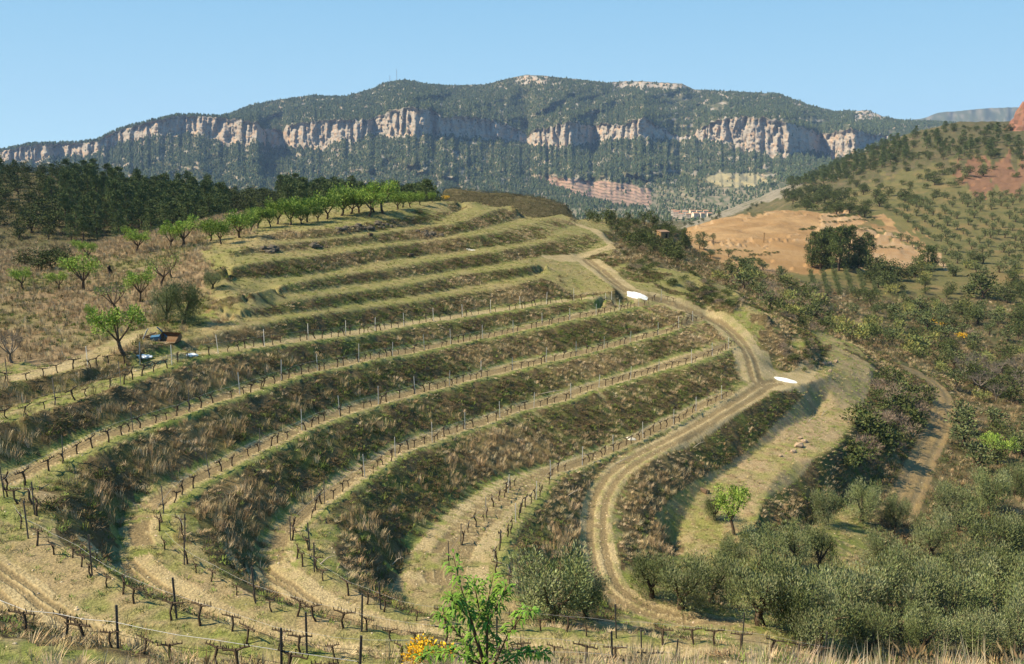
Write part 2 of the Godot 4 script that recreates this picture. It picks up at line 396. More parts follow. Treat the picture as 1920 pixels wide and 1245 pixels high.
	L.b = line(17.8, [[-250, 1080.0, 15.71], [-248, 1069.8, 15.71], [-246, 1056.2, 15.71], [-244, 1039.9, 15.71], [-242, 1021.9, 15.71], [-239, 1003.0, 15.71], [-234, 984.1, 15.71], [-228, 966.2, 15.71], [-220, 950.0, 15.71], [-211, 937.9, 15.71], [-201, 925.7, 15.71], [-189, 913.6, 15.71], [-177, 901.6, 15.71], [-164, 889.9, 15.71], [-150, 878.6, 15.71], [-137, 867.8, 15.71], [-124, 857.7, 15.71], [-111, 848.4, 15.71], [-100, 840.0, 15.71], [-84, 829.6, 15.71], [-68, 820.7, 15.71], [-53, 813.1, 15.71], [-38, 806.7, 15.71], [-24, 801.2, 15.71], [-11, 796.4, 15.71], [0, 792.0, 15.71], [17, 786.7, 15.71], [30, 784.4, 15.71], [43, 783.2, 15.71], [55, 781.0, 15.71], [70, 776.2, 15.71], [85, 771.0, 15.71], [100, 766.0, 15.71], [116, 761.8, 15.71], [133, 757.8, 15.71], [150, 753.0, 15.71], [167, 746.6, 15.71], [184, 739.5, 15.71], [200, 733.0, 15.71], [214, 727.9, 15.71], [227, 723.4, 15.71], [240, 719.0, 15.71], [255, 712.1, 15.70], [270, 706.0, 15.70], [285, 701.8, 15.69], [300, 698.0, 15.69], [315, 693.1, 15.71], [330, 688.0, 15.74], [340, 683.4, 15.77], [350, 679.0, 15.80], [361, 674.7, 15.84], [375, 671.0, 15.90], [389, 668.9, 15.97], [405, 667.0, 16.06], [417, 665.1, 16.14], [431, 663.1, 16.22], [445, 661.0, 16.31], [461, 658.2, 16.41], [480, 655.0, 16.53], [493, 652.7, 16.61], [509, 650.1, 16.70], [526, 647.4, 16.80], [542, 645.0, 16.91], [557, 643.0, 17.03], [573, 641.1, 17.16], [588, 639.5, 17.29], [602, 638.0, 17.41], [615, 636.6, 17.53], [626, 635.6, 17.64], [640, 634.0, 17.77], [652, 632.3, 17.90], [666, 630.3, 18.05], [682, 627.9, 18.22], [700, 625.0, 18.41], [713, 622.5, 18.55], [728, 619.7, 18.69], [744, 616.6, 18.83], [760, 613.4, 18.95], [775, 610.5, 19.06], [790, 608.0, 19.16], [808, 605.0, 19.29], [824, 602.6, 19.40], [840, 600.4, 19.51], [857, 598.0, 19.63], [874, 595.2, 19.75], [893, 592.1, 19.87], [910, 589.3, 19.96], [925, 587.0, 20.02], [942, 585.0, 20.09], [960, 583.0, 20.14], [973, 580.7, 20.17], [990, 577.9, 20.22], [1007, 574.8, 20.28], [1025, 572.0, 20.36], [1039, 569.9, 20.42], [1055, 567.7, 20.48], [1070, 565.7, 20.51], [1086, 563.7, 20.51], [1100, 562.0, 20.40], [1116, 560.1, 20.42], [1132, 558.4, 20.45], [1145, 557.0, 20.48], [1155, 556.0, 20.50]])
	L.a = line(15.4, [[-60, 732], [8, 722], [60, 712], [90, 705], [160, 693], [185, 687, 15.6], [230, 687, 16], [275, 690, 16.3]])
	L.bfl = line(16.3, [[-90, 805], [8, 770], [75, 743], [150, 728], [175, 716], [240, 702], [285, 692]])
	L.cf = line(20, [[-160, 1030.0, 16.70], [-153, 1020.5, 16.72], [-145, 1007.2, 16.76], [-134, 991.2, 16.82], [-123, 973.9, 16.87], [-112, 956.4, 16.89], [-100, 939.9, 16.88], [-89, 925.7, 16.87], [-80, 915.0, 16.88], [-62, 902.7, 16.95], [-46, 897.4, 17.05], [-32, 895.4, 17.15], [-20, 893.0, 17.23], [-5, 888.3, 17.33], [8, 884.0, 17.42], [19, 879.9, 17.48], [33, 874.9, 17.54], [47, 869.7, 17.58], [60, 865.0, 17.60], [71, 860.4, 17.59], [81, 856.3, 17.57], [95, 850.0, 17.51], [106, 844.1, 17.46], [119, 836.9, 17.41], [134, 829.1, 17.35], [149, 821.6, 17.30], [165, 815.0, 17.27], [181, 809.5, 17.26], [199, 804.5, 17.28], [217, 800.0, 17.34], [235, 795.8, 17.40], [250, 792.0, 17.45], [269, 786.7, 17.53], [284, 782.5, 17.59], [300, 778.0, 17.64], [316, 773.0, 17.70], [333, 767.7, 17.75], [350, 762.0, 17.78], [366, 755.6, 17.79], [382, 748.8, 17.81], [400, 742.0, 17.85], [414, 737.0, 17.91], [429, 731.9, 18.00], [444, 726.9, 18.10], [460, 722.0, 18.16], [475, 717.3, 18.22], [490, 712.6, 18.27], [505, 708.2, 18.34], [520, 704.0, 18.41], [534, 700.2, 18.48], [549, 696.8, 18.56], [564, 693.5, 18.64], [580, 690.0, 18.74], [595, 686.6, 18.84], [610, 683.2, 18.93], [628, 679.5, 19.05], [650, 675.0, 19.21], [663, 672.3, 19.30], [677, 669.3, 19.41], [693, 666.0, 19.54], [710, 662.6, 19.71], [727, 659.2, 19.90], [744, 655.9, 20.08], [760, 652.8, 20.24], [775, 650.0, 20.39], [792, 646.8, 20.57], [809, 644.1, 20.73], [825, 641.6, 20.85], [840, 639.0, 20.97], [857, 636.3, 21.08], [875, 633.0, 21.19], [891, 629.8, 21.29], [907, 626.3, 21.38], [925, 622.7, 21.47], [942, 618.9, 21.53], [960, 615.0, 21.57], [978, 611.0, 21.57], [997, 607.0, 21.56], [1013, 603.3, 21.56], [1030, 599.3, 21.58], [1048, 595.2, 21.60], [1066, 591.1, 21.62], [1083, 587.0, 21.62], [1100, 583.3, 21.63], [1116, 579.9, 21.68], [1130, 577.0, 22.00], [1149, 573.4, 21.92], [1167, 570.7, 21.84], [1183, 568.7, 21.76], [1195, 567.2, 21.68], [1205, 566.0, 21.60]])
	L.c = line(20, [[1262, 566.0, 22.00], [1250, 563.0, 21.80], [1238, 565.8, 21.90], [1225, 570.0, 22.00], [1211, 573.8, 22.05], [1195, 578.0, 22.10], [1184, 580.4, 21.95], [1171, 583.1, 21.93], [1157, 585.9, 21.91], [1142, 589.0, 21.86], [1127, 591.8, 21.81], [1111, 594.8, 21.74], [1093, 597.9, 21.69], [1077, 601.0, 21.66], [1062, 604.0, 21.65], [1045, 607.6, 21.63], [1030, 611.1, 21.62], [1015, 614.5, 21.62], [1000, 618.0, 21.61], [983, 621.6, 21.60], [966, 625.4, 21.57], [950, 628.9, 21.53], [935, 632.0, 21.48], [917, 634.9, 21.41], [901, 637.2, 21.33], [885, 640.0, 21.24], [871, 642.9, 21.17], [857, 646.3, 21.09], [843, 649.8, 20.99], [830, 653.0, 20.89], [814, 656.8, 20.76], [799, 660.4, 20.61], [782, 664.0, 20.43], [767, 666.2, 20.28], [751, 668.5, 20.10], [734, 670.7, 19.91], [718, 672.9, 19.73], [705, 675.0, 19.61], [690, 678.2, 19.49], [680, 681.1, 19.42], [670, 684.0, 19.35], [657, 686.7, 19.27], [644, 689.3, 19.18], [630, 692.0, 19.09], [613, 694.8, 18.99], [595, 697.7, 18.87], [580, 701.0, 18.75], [562, 707.6, 18.62], [547, 714.0, 18.53], [533, 717.5, 18.46], [520, 721.0, 18.40], [506, 727.0, 18.33], [490, 734.0, 18.26], [474, 739.0, 18.19], [456, 744.1, 18.10], [440, 749.0, 18.02], [426, 752.9, 17.97], [415, 756.5, 17.92], [402, 761.0, 17.89], [389, 765.6, 17.86], [376, 770.8, 17.83], [362, 776.2, 17.81], [350, 781.0, 17.78], [335, 786.4, 17.75], [323, 791.3, 17.72], [310, 796.0, 17.68], [296, 800.3, 17.63], [281, 804.5, 17.58], [265, 810.0, 17.51], [249, 815.6, 17.45], [233, 822.1, 17.40], [216, 829.1, 17.36], [200, 836.0, 17.35], [184, 843.0, 17.36], [169, 850.2, 17.40], [155, 857.4, 17.45], [142, 864.0, 17.50], [126, 872.0, 17.54], [113, 879.3, 17.58], [102, 886.0, 17.60], [85, 895.1, 17.60], [72, 903.0, 17.58], [60, 910.1, 17.55], [52, 916.0, 17.52], [40, 924.0, 17.48], [32, 938.0, 17.43], [36, 955.0, 17.40], [43, 966.6, 17.39], [50, 976.0, 17.38]])
	L.cn = line(17.38, [[50, 976], [65, 995], [87, 1008], [125, 1030], [175, 1058], [210, 1081], [240, 1098], [275, 1117], [305, 1127], [347, 1147], [417, 1168], [472, 1186], [516, 1198], [563, 1212], [614, 1221], [700, 1231], [800, 1244], [900, 1258], [1000, 1272], [1200, 1290]])
	L.df = line(23.3, [[1290, 588.0, 23.00], [1284, 600.0, 23.40], [1275, 605.6, 23.55], [1262, 611.0, 23.70], [1252, 614.0, 23.80], [1241, 616.9, 23.90], [1222, 622.0, 24.00], [1209, 625.3, 24.02], [1195, 629.4, 24.04], [1179, 633.9, 24.03], [1162, 638.6, 24.01], [1145, 643.4, 24.00], [1127, 647.9, 23.99], [1110, 652.0, 23.97], [1094, 655.2, 23.94], [1079, 658.1, 23.90], [1063, 660.9, 23.85], [1047, 663.6, 23.79], [1031, 666.2, 23.74], [1015, 669.0, 23.68], [999, 671.9, 23.63], [985, 675.0, 23.59], [968, 678.9, 23.54], [951, 683.2, 23.49], [934, 687.6, 23.42], [918, 692.0, 23.33], [903, 696.3, 23.23], [888, 700.4, 23.12], [875, 704.0, 23.00], [857, 708.3, 22.84], [842, 711.9, 22.69], [828, 715.2, 22.56], [814, 718.4, 22.45], [800, 722.0, 22.34], [785, 725.9, 22.21], [770, 729.9, 22.08], [755, 733.9, 21.95], [740, 738.0, 21.84], [725, 742.0, 21.74], [709, 746.0, 21.65], [694, 750.0, 21.56], [678, 754.0, 21.47], [664, 758.0, 21.36], [650, 762.0, 21.23], [633, 766.9, 21.07], [618, 771.8, 20.94], [603, 776.8, 20.83], [590, 782.0, 20.74], [577, 787.5, 20.67], [565, 793.2, 20.61], [553, 799.0, 20.56], [540, 805.0, 20.50], [525, 810.8, 20.43], [509, 816.6, 20.35], [492, 822.8, 20.27], [475, 830.0, 20.20], [460, 837.0, 20.16], [444, 845.0, 20.13], [428, 853.3, 20.11], [413, 861.2, 20.08], [400, 868.0, 20.05], [385, 874.6, 20.01], [373, 879.8, 19.96], [361, 884.7, 19.91], [350, 890.0, 19.86], [337, 895.9, 19.81], [325, 902.0, 19.78], [312, 908.3, 19.76], [300, 915.0, 19.75], [286, 922.2, 19.76], [273, 929.9, 19.78], [260, 937.6, 19.83], [250, 945.0, 19.89], [239, 954.2, 19.98], [230, 963.0, 20.06], [225, 972.0, 20.14], [220, 986.2, 20.26], [221, 1000.0, 20.35], [225, 1013.8, 20.40], [230, 1024.0, 20.41]])
	L.d = line(23.3, [[1322, 602.0, 24.00], [1307, 605.2, 24.00], [1290, 610.0, 24.00], [1277, 616.4, 23.84], [1265, 623.0, 23.85], [1254, 626.0, 23.87], [1242, 628.6, 23.91], [1227, 632.0, 23.96], [1212, 635.7, 24.01], [1194, 640.1, 24.05], [1176, 644.6, 24.06], [1160, 649.0, 24.05], [1144, 653.1, 24.04], [1129, 657.1, 24.02], [1114, 661.1, 23.99], [1100, 665.0, 23.96], [1085, 668.8, 23.93], [1070, 672.6, 23.88], [1055, 676.3, 23.84], [1040, 680.0, 23.79], [1023, 683.6, 23.73], [1007, 687.2, 23.68], [990, 690.9, 23.63], [972, 695.0, 23.57], [955, 698.8, 23.50], [936, 703.1, 23.39], [918, 707.5, 23.25], [901, 711.6, 23.11], [887, 715.0, 23.01], [872, 719.0, 22.90], [863, 721.8, 22.84], [852, 725.0, 22.76], [836, 728.9, 22.64], [819, 733.1, 22.49], [800, 738.0, 22.31], [786, 741.5, 22.19], [771, 745.3, 22.07], [755, 749.3, 21.95], [740, 753.3, 21.84], [727, 757.0, 21.74], [708, 762.6, 21.61], [692, 767.9, 21.49], [677, 773.0, 21.37], [661, 778.0, 21.25], [646, 782.8, 21.13], [632, 788.0, 21.00], [616, 793.6, 20.89], [601, 799.6, 20.78], [587, 806.0, 20.68], [573, 813.3, 20.61], [559, 821.0, 20.54], [547, 828.0, 20.48], [535, 833.8, 20.43], [523, 838.9, 20.38], [512, 844.0, 20.33], [499, 849.2, 20.28], [486, 854.4, 20.24], [475, 860.0, 20.20], [459, 869.4, 20.16], [445, 879.0, 20.12], [433, 884.6, 20.10], [422, 889.9, 20.07], [410, 896.0, 20.04], [396, 903.8, 19.99], [383, 912.3, 19.94], [372, 920.0, 19.89], [360, 928.0, 19.85], [350, 936.0, 19.84], [337, 947.9, 19.84], [327, 960.0, 19.88], [320, 969.0, 19.94], [316, 978.0, 20.00], [315, 989.6, 20.08], [317, 1002.0, 20.17], [323, 1016.0, 20.28], [330, 1027.0, 20.34]])
	L.dn = line(20.34, [[330, 1027], [360, 1051], [405, 1079], [442, 1097], [467, 1111], [515, 1130], [600, 1154], [650, 1168], [687, 1177], [760, 1190], [850, 1203], [950, 1216], [1100, 1232], [1300, 1255]])
	L.ef = line(26.8, [[1322, 592.0, 24.00], [1330, 596.1, 24.25], [1340, 602.0, 24.50], [1348, 609.3, 24.75], [1355, 617.0, 25.00], [1357, 630.0, 25.30], [1345, 642.0, 25.50], [1332, 649.4, 25.55], [1315, 657.0, 25.60], [1299, 661.3, 25.63], [1282, 665.4, 25.67], [1265, 670.0, 25.70], [1250, 674.9, 25.83], [1235, 680.2, 25.89], [1215, 687.0, 25.92], [1202, 690.6, 25.91], [1188, 694.6, 25.88], [1172, 698.9, 25.84], [1156, 703.5, 25.79], [1140, 708.0, 25.74], [1124, 712.6, 25.69], [1110, 717.0, 25.66], [1094, 722.1, 25.64], [1078, 727.4, 25.64], [1064, 732.6, 25.63], [1049, 737.7, 25.63], [1035, 742.6, 25.61], [1022, 747.0, 25.57], [1006, 751.5, 25.50], [990, 755.4, 25.41], [976, 759.0, 25.30], [961, 762.8, 25.19], [947, 767.0, 25.10], [932, 771.9, 25.00], [918, 777.3, 24.92], [903, 782.8, 24.83], [889, 788.2, 24.74], [875, 793.0, 24.63], [859, 797.2, 24.52], [844, 801.1, 24.38], [828, 804.7, 24.25], [813, 808.2, 24.14], [800, 812.0, 24.04], [781, 818.3, 23.90], [766, 824.7, 23.79], [750, 832.0, 23.68], [735, 838.3, 23.58], [721, 845.2, 23.49], [706, 852.5, 23.39], [692, 860.0, 23.28], [677, 867.8, 23.18], [663, 875.9, 23.07], [649, 884.0, 22.98], [637, 892.0, 22.93], [623, 902.0, 22.89], [612, 911.9, 22.88], [600, 922.0, 22.86], [588, 930.1, 22.83], [574, 938.4, 22.79], [561, 946.8, 22.74], [550, 955.0, 22.72], [537, 966.0, 22.71], [526, 976.9, 22.70], [517, 987.0, 22.70], [505, 1000.2, 22.70], [497, 1012.0, 22.72], [490, 1022.2, 22.77], [487, 1032.0, 22.84], [487, 1042.9, 22.94], [490, 1054.0, 23.07], [496, 1065.9, 23.23], [503, 1075.0, 23.34]])
	L.e = line(26.8, [[1385, 650.0, 26.00], [1370, 657.0, 26.00], [1359, 662.0, 25.95], [1345, 668.0, 25.90], [1331, 672.9, 25.78], [1315, 678.3, 25.74], [1300, 683.0, 25.74], [1286, 686.3, 25.76], [1273, 688.9, 25.79], [1260, 692.0, 25.83], [1245, 695.8, 25.88], [1230, 700.1, 25.91], [1214, 705.0, 25.91], [1199, 709.5, 25.90], [1183, 714.6, 25.87], [1166, 719.6, 25.82], [1152, 724.0, 25.79], [1134, 728.4, 25.74], [1118, 732.1, 25.72], [1105, 736.0, 25.70], [1089, 742.9, 25.68], [1074, 750.0, 25.67], [1058, 754.5, 25.64], [1039, 758.9, 25.60], [1022, 763.0, 25.54], [1006, 766.4, 25.46], [990, 769.7, 25.36], [975, 774.0, 25.25], [962, 778.6, 25.17], [950, 784.1, 25.10], [938, 789.7, 25.03], [925, 795.0, 24.95], [910, 799.7, 24.86], [894, 804.2, 24.76], [878, 808.6, 24.64], [865, 813.0, 24.53], [850, 818.9, 24.40], [837, 824.7, 24.29], [825, 830.0, 24.18], [811, 834.8, 24.06], [798, 839.1, 23.96], [787, 843.0, 23.86], [772, 847.0, 23.75], [760, 852.0, 23.65], [747, 861.1, 23.54], [732, 873.0, 23.40], [721, 880.2, 23.32], [709, 888.2, 23.23], [696, 896.4, 23.14], [685, 904.0, 23.07], [671, 912.9, 23.00], [657, 921.1, 22.95], [646, 929.0, 22.92], [635, 936.4, 22.90], [626, 943.6, 22.87], [617, 951.0, 22.85], [607, 959.4, 22.83], [598, 968.2, 22.80], [590, 976.0, 22.78], [580, 984.6, 22.77], [573, 992.0, 22.77], [566, 1000.0, 22.77], [561, 1008.0, 22.78], [560, 1024.0, 22.82], [564, 1035.0, 22.86], [570, 1044.0, 22.90]])
	L.en = line(22.90, [[570, 1044], [582, 1057], [612, 1075], [650, 1102], [707, 1128], [765, 1150], [800, 1158], [900, 1168], [1010, 1174], [1130, 1183], [1211, 1190], [1303, 1201], [1398, 1214], [1450, 1222], [1550, 1235]])
	L.ff = line(32.5, [[1397, 660.0, 26.40], [1396, 677.0, 27.00], [1391, 688.3, 27.35], [1386, 700.0, 27.70], [1381, 710.6, 27.85], [1377, 720.0, 28.00], [1369, 727.1, 28.05], [1360, 733.0, 28.10], [1351, 736.5, 28.14], [1335, 743.0, 28.26], [1323, 748.7, 28.37], [1308, 755.9, 28.48], [1292, 763.9, 28.56], [1275, 772.2, 28.61], [1260, 780.0, 28.62], [1244, 787.6, 28.64], [1229, 795.4, 28.66], [1214, 803.1, 28.69], [1199, 810.4, 28.69], [1185, 817.0, 28.67], [1168, 824.1, 28.64], [1152, 830.4, 28.62], [1137, 836.2, 28.61], [1122, 842.0, 28.58], [1106, 848.0, 28.51], [1091, 853.8, 28.40], [1076, 859.5, 28.27], [1060, 865.0, 28.13], [1045, 869.3, 28.02], [1029, 873.5, 27.92], [1013, 877.5, 27.81], [998, 881.4, 27.70], [985, 885.0, 27.59], [966, 890.0, 27.40], [950, 894.4, 27.22], [935, 900.0, 27.07], [922, 905.1, 26.98], [910, 910.8, 26.90], [898, 917.3, 26.84], [885, 925.0, 26.77], [873, 932.1, 26.69], [861, 940.0, 26.58], [848, 948.6, 26.45], [836, 957.6, 26.34], [825, 967.0, 26.25], [813, 977.2, 26.19], [803, 988.4, 26.15], [792, 999.8, 26.13], [783, 1010.6, 26.14], [775, 1020.0, 26.16], [763, 1032.4, 26.19], [755, 1042.6, 26.22], [750, 1052.0, 26.26], [747, 1067.0, 26.31], [748, 1078.0, 26.34]])
	L.f = line(32.5, [[1378, 742.0, 28.40], [1368, 745.8, 28.42], [1354, 751.2, 28.45], [1339, 757.3, 28.48], [1327, 763.0, 28.50], [1313, 769.9, 28.55], [1302, 776.7, 28.58], [1292, 783.0, 28.61], [1278, 791.0, 28.65], [1265, 798.0, 28.67], [1250, 804.0, 28.69], [1235, 810.0, 28.70], [1222, 816.5, 28.71], [1207, 825.0, 28.71], [1193, 831.3, 28.70], [1177, 838.7, 28.68], [1160, 846.3, 28.65], [1146, 853.0, 28.62], [1131, 860.4, 28.56], [1118, 867.0, 28.50], [1105, 873.0, 28.41], [1089, 878.6, 28.28], [1072, 883.6, 28.15], [1060, 888.0, 28.06], [1050, 893.2, 27.99], [1045, 898.0, 27.95], [1035, 910.0, 27.85], [1027, 922.9, 27.73], [1017, 938.0, 27.55], [1007, 947.7, 27.40], [996, 957.6, 27.24], [987, 968.0, 27.09], [978, 979.5, 26.95], [971, 991.5, 26.82], [965, 1003.0, 26.69], [955, 1018.6, 26.50], [947, 1033.0, 26.36], [942, 1045.7, 26.29], [940, 1058.0, 26.25], [937, 1071.5, 26.25], [938, 1085.0, 26.27], [941, 1097.9, 26.30], [948, 1110.0, 26.33], [962, 1121.6, 26.36], [975, 1130.0, 26.37]])
	L.gf = line(34.5, [[1395, 742.0, 28.60], [1385, 746.7, 28.65], [1371, 753.2, 28.70], [1354, 761.5, 28.75], [1335, 771.0, 28.80], [1322, 777.4, 28.89], [1308, 784.8, 28.93], [1293, 792.7, 28.95], [1278, 800.9, 28.98], [1262, 808.9, 29.02], [1248, 816.4, 29.05], [1235, 823.0, 29.06], [1217, 830.7, 29.04], [1201, 837.2, 28.99], [1186, 843.1, 28.95], [1172, 848.9, 28.92], [1160, 855.0, 28.91], [1143, 866.0, 28.94], [1131, 877.0, 29.00], [1122, 888.0, 29.10], [1113, 902.6, 29.29], [1108, 920.0, 29.54], [1105, 932.1, 29.67], [1102, 946.1, 29.78], [1100, 960.7, 29.85], [1098, 975.0, 29.89], [1096, 989.1, 29.91], [1094, 1003.4, 29.93], [1092, 1017.3, 29.95], [1092, 1030.0, 29.98], [1091, 1044.8, 30.02], [1092, 1058.0, 30.07], [1095, 1070.0, 30.14], [1100, 1085.6, 30.30], [1110, 1100.0, 30.60], [1117, 1110.4, 30.67], [1127, 1120.7, 30.73], [1140, 1130.0, 30.80], [1151, 1135.7, 30.85], [1165, 1140.5, 30.90], [1181, 1145.1, 30.95], [1200, 1150.0, 31.00], [1215, 1153.8, 31.03], [1234, 1158.0, 31.07], [1253, 1162.2, 31.10], [1272, 1166.2, 31.13], [1288, 1169.6, 31.17], [1300, 1172.0, 31.20]])
	L.g = line(34.5, [[1557, 700.0, 30.20], [1542, 707.1, 30.00], [1525, 715.0, 29.80], [1510, 718.6, 29.60], [1495, 722.0, 29.40], [1483, 725.7, 29.30], [1471, 730.1, 29.20], [1460, 735.0, 29.10], [1448, 740.1, 29.07], [1437, 745.7, 29.03], [1425, 752.0, 29.00], [1414, 757.0, 29.00], [1402, 762.4, 29.00], [1389, 768.3, 29.00], [1375, 775.0, 29.00], [1361, 781.2, 29.02], [1346, 787.9, 29.04], [1330, 795.1, 29.06], [1314, 802.5, 29.08], [1300, 810.0, 29.10], [1286, 817.7, 29.07], [1274, 825.8, 29.07], [1262, 834.0, 29.07], [1251, 842.1, 29.07], [1240, 850.0, 29.06], [1225, 859.9, 29.04], [1211, 869.9, 29.02], [1198, 879.2, 29.03], [1187, 887.0, 29.06], [1172, 896.0, 29.15], [1162, 905.0, 29.26], [1155, 915.9, 29.38], [1150, 928.9, 29.52], [1147, 942.0, 29.64], [1144, 954.1, 29.74], [1144, 966.4, 29.82], [1145, 980.0, 29.88], [1147, 996.3, 29.94], [1150, 1013.9, 30.01], [1155, 1030.0, 30.09], [1159, 1043.7, 30.19], [1165, 1056.0, 30.32], [1172, 1067.0, 30.60], [1182, 1080.2, 30.75], [1195, 1092.0, 30.90], [1204, 1100.1, 30.97], [1216, 1108.2, 31.03], [1230, 1117.0, 31.10], [1243, 1124.8, 31.15], [1258, 1133.3, 31.20], [1274, 1141.4, 31.25], [1290, 1148.0, 31.30], [1304, 1152.4, 31.32], [1319, 1155.4, 31.35], [1334, 1157.7, 31.38], [1350, 1160.0, 31.40], [1366, 1162.4, 31.42], [1383, 1164.5, 31.45], [1401, 1166.4, 31.48], [1420, 1168.0, 31.50], [1436, 1169.1, 31.54], [1455, 1170.1, 31.58], [1473, 1170.9, 31.62], [1488, 1171.5, 31.66], [1500, 1172.0, 31.70]])
	L.hf = line(38, [[1560, 735.0, 31.40], [1549, 746.2, 31.85], [1537, 760.0, 32.30], [1532, 770.2, 32.55], [1525, 780.0, 32.80], [1514, 785.3, 32.27], [1500, 790.8, 32.09], [1486, 796.4, 31.95], [1475, 802.0, 31.91], [1462, 812.7, 31.96], [1450, 825.0, 32.07], [1439, 833.0, 32.15], [1426, 841.9, 32.24], [1413, 851.2, 32.33], [1400, 860.0, 32.39], [1387, 868.2, 32.44], [1374, 876.2, 32.47], [1361, 884.1, 32.47], [1350, 892.0, 32.45], [1336, 902.6, 32.43], [1324, 913.3, 32.44], [1314, 924.0, 32.48], [1304, 935.1, 32.54], [1296, 946.3, 32.63], [1290, 957.0, 32.74], [1282, 970.9, 32.93], [1277, 985.0, 33.15], [1272, 996.3, 33.34], [1268, 1008.4, 33.53], [1265, 1020.0, 33.70], [1262, 1037.2, 33.89], [1262, 1050.0, 33.98]])
	L.h = line(38, [[1632, 690.0, 32.20], [1625, 699.1, 32.40], [1617, 712.0, 32.60], [1612, 725.0, 32.80], [1612, 742.8, 33.00], [1615, 760.0, 33.20], [1612, 774.7, 32.65], [1605, 790.0, 32.64], [1596, 803.3, 32.66], [1585, 817.8, 32.65], [1575, 830.0, 32.56], [1564, 841.2, 32.42], [1550, 850.0, 32.27], [1536, 854.8, 32.19], [1519, 859.4, 32.15], [1501, 864.3, 32.18], [1487, 870.0, 32.23], [1472, 878.9, 32.30], [1460, 888.9, 32.36], [1450, 900.0, 32.41], [1441, 912.6, 32.45], [1435, 926.3, 32.48], [1430, 940.0, 32.50], [1425, 954.8, 32.52], [1422, 969.6, 32.54], [1420, 980.0, 32.55]])
	L.tl = line(38, [[1655, 675, 33.6], [1725, 715, 37], [1745, 745, 38.4], [1740, 775, 38.9], [1725, 807, 38.8], [1700, 845, 38.4], [1687, 870, 38], [1662, 890, 37.6], [1620, 920, 37.2], [1560, 960, 36.6], [1500, 1000, 35.8]])
	L.tr = line(38, [[1700, 680, 35.6], [1765, 715, 38.4], [1790, 760, 39.6], [1785, 820, 39.6], [1760, 890, 39.2], [1740, 960, 38.8], [1700, 1010, 38.2]])
	L.n = line(15.91, [[-250, 1085, 16.4], [-150, 1140], [0, 1168], [60, 1180], [100, 1190], [160, 1203], [227, 1216], [295, 1230], [371, 1243], [500, 1265], [700, 1290]])
	L.road = line(20, [[1100, 488, 18.2], [1130, 512, 19], [1165, 538, 20], [1200, 552, 20.8], [1240, 562, 21.7], [1275, 576, 22.7], [1310, 590, 23.7], [1345, 606, 24.7], [1375, 628, 25.6], [1395, 650, 26.3], [1408, 675, 27.1], [1415, 700, 27.9], [1425, 720, 28.6], [1460, 716, 29]])
	for k in L:
		pin(L[k])
	pin(offset_line(L.cn, 3.4, 20.34))
	pin(offset_line(L.dn, 3.6, 22.90))
	pin(offset_line(L.en, 4.6, 26.37))
	pin(offset_line(L.n, 2.4, 17.38))
	# --- the mounds on the far side of the track
	var mound := [
		[17, [[1082, 482, 17.8], [1130, 467, 17.1], [1170, 456, 16.9], [1205, 466, 17.2], [1215, 472, 17.6]]],
		[18.2, [[1092, 493, 18.2], [1125, 505, 18.5], [1167, 491], [1216, 475, 17.8]]],
		[18, [[1160, 511, 18.9], [1205, 486], [1230, 480], [1250, 492, 18.6]]],
		[19.8, [[1180, 523], [1210, 528], [1255, 513, 19.2]]],
		[19.6, [[1232, 536, 20.4], [1265, 521, 19.7], [1295, 511], [1315, 525, 20.2], [1335, 542, 21]]],
		[21.2, [[1252, 548], [1290, 551], [1337, 544]]],
		[21.4, [[1300, 553, 22], [1352, 544], [1377, 545], [1390, 558, 22.1]]],
		[22.7, [[1320, 568, 22.8], [1365, 576], [1392, 567]]],
		[27, [[1460, 663, 27.7], [1480, 645, 27.1], [1495, 634], [1512, 642], [1524, 655, 28]]],
		[29, [[1450, 692], [1490, 698, 29.4], [1530, 692, 30], [1545, 668, 30.3]]],
	]
	for k in mound.size():
		L["m%d" % k] = line(mound[k][0], mound[k][1])
		pin(L["m%d" % k])
	for q in [
		[23, [[1400, 580], [1440, 590, 23.4]]],
		[24.6, [[1410, 605, 24.4], [1440, 612, 24.9], [1470, 622, 25.6]]],
		[29.6, [[1540, 648, 29.2], [1575, 640], [1610, 652, 30.6], [1632, 680, 31.9]]],
		# the dry field on the left and the crest of the hill
		[15.3, [[-80, 700], [0, 697], [100, 676], [180, 655], [232, 664]]],
		[15, [[-80, 600, 15], [0, 600, 14.9], [120, 600, 14.8], [250, 592, 14.7], [330, 604, 15], [372, 612, 15.1]]],
		[14, [[-80, 562, 14.6], [0, 558, 14.4], [157, 545, 14], [300, 530, 13.5], [365, 540, 13.7]]],
		[12, [[200, 492, 12.9], [320, 470, 11.8], [398, 470, 11]]],
		[10, [[-80, 530, 14.3], [0, 522, 14.1], [67, 509, 13.9], [110, 486, 13.3], [150, 468, 12.9], [200, 452, 12.4], [280, 437, 11.7], [330, 427, 11.2], [420, 404, 10.5], [520, 392, 9.7], [620, 387, 9.3], [740, 380, 8.9], [830, 377, 9], [880, 377, 9.3], [900, 379, 9.9]]],
		[8, [[440, 432, 10.7], [520, 416, 10.2], [600, 408, 9.9], [700, 399, 9.4], [780, 390, 9.1]]],
	]:
		pin(line(q[0], q[1]))
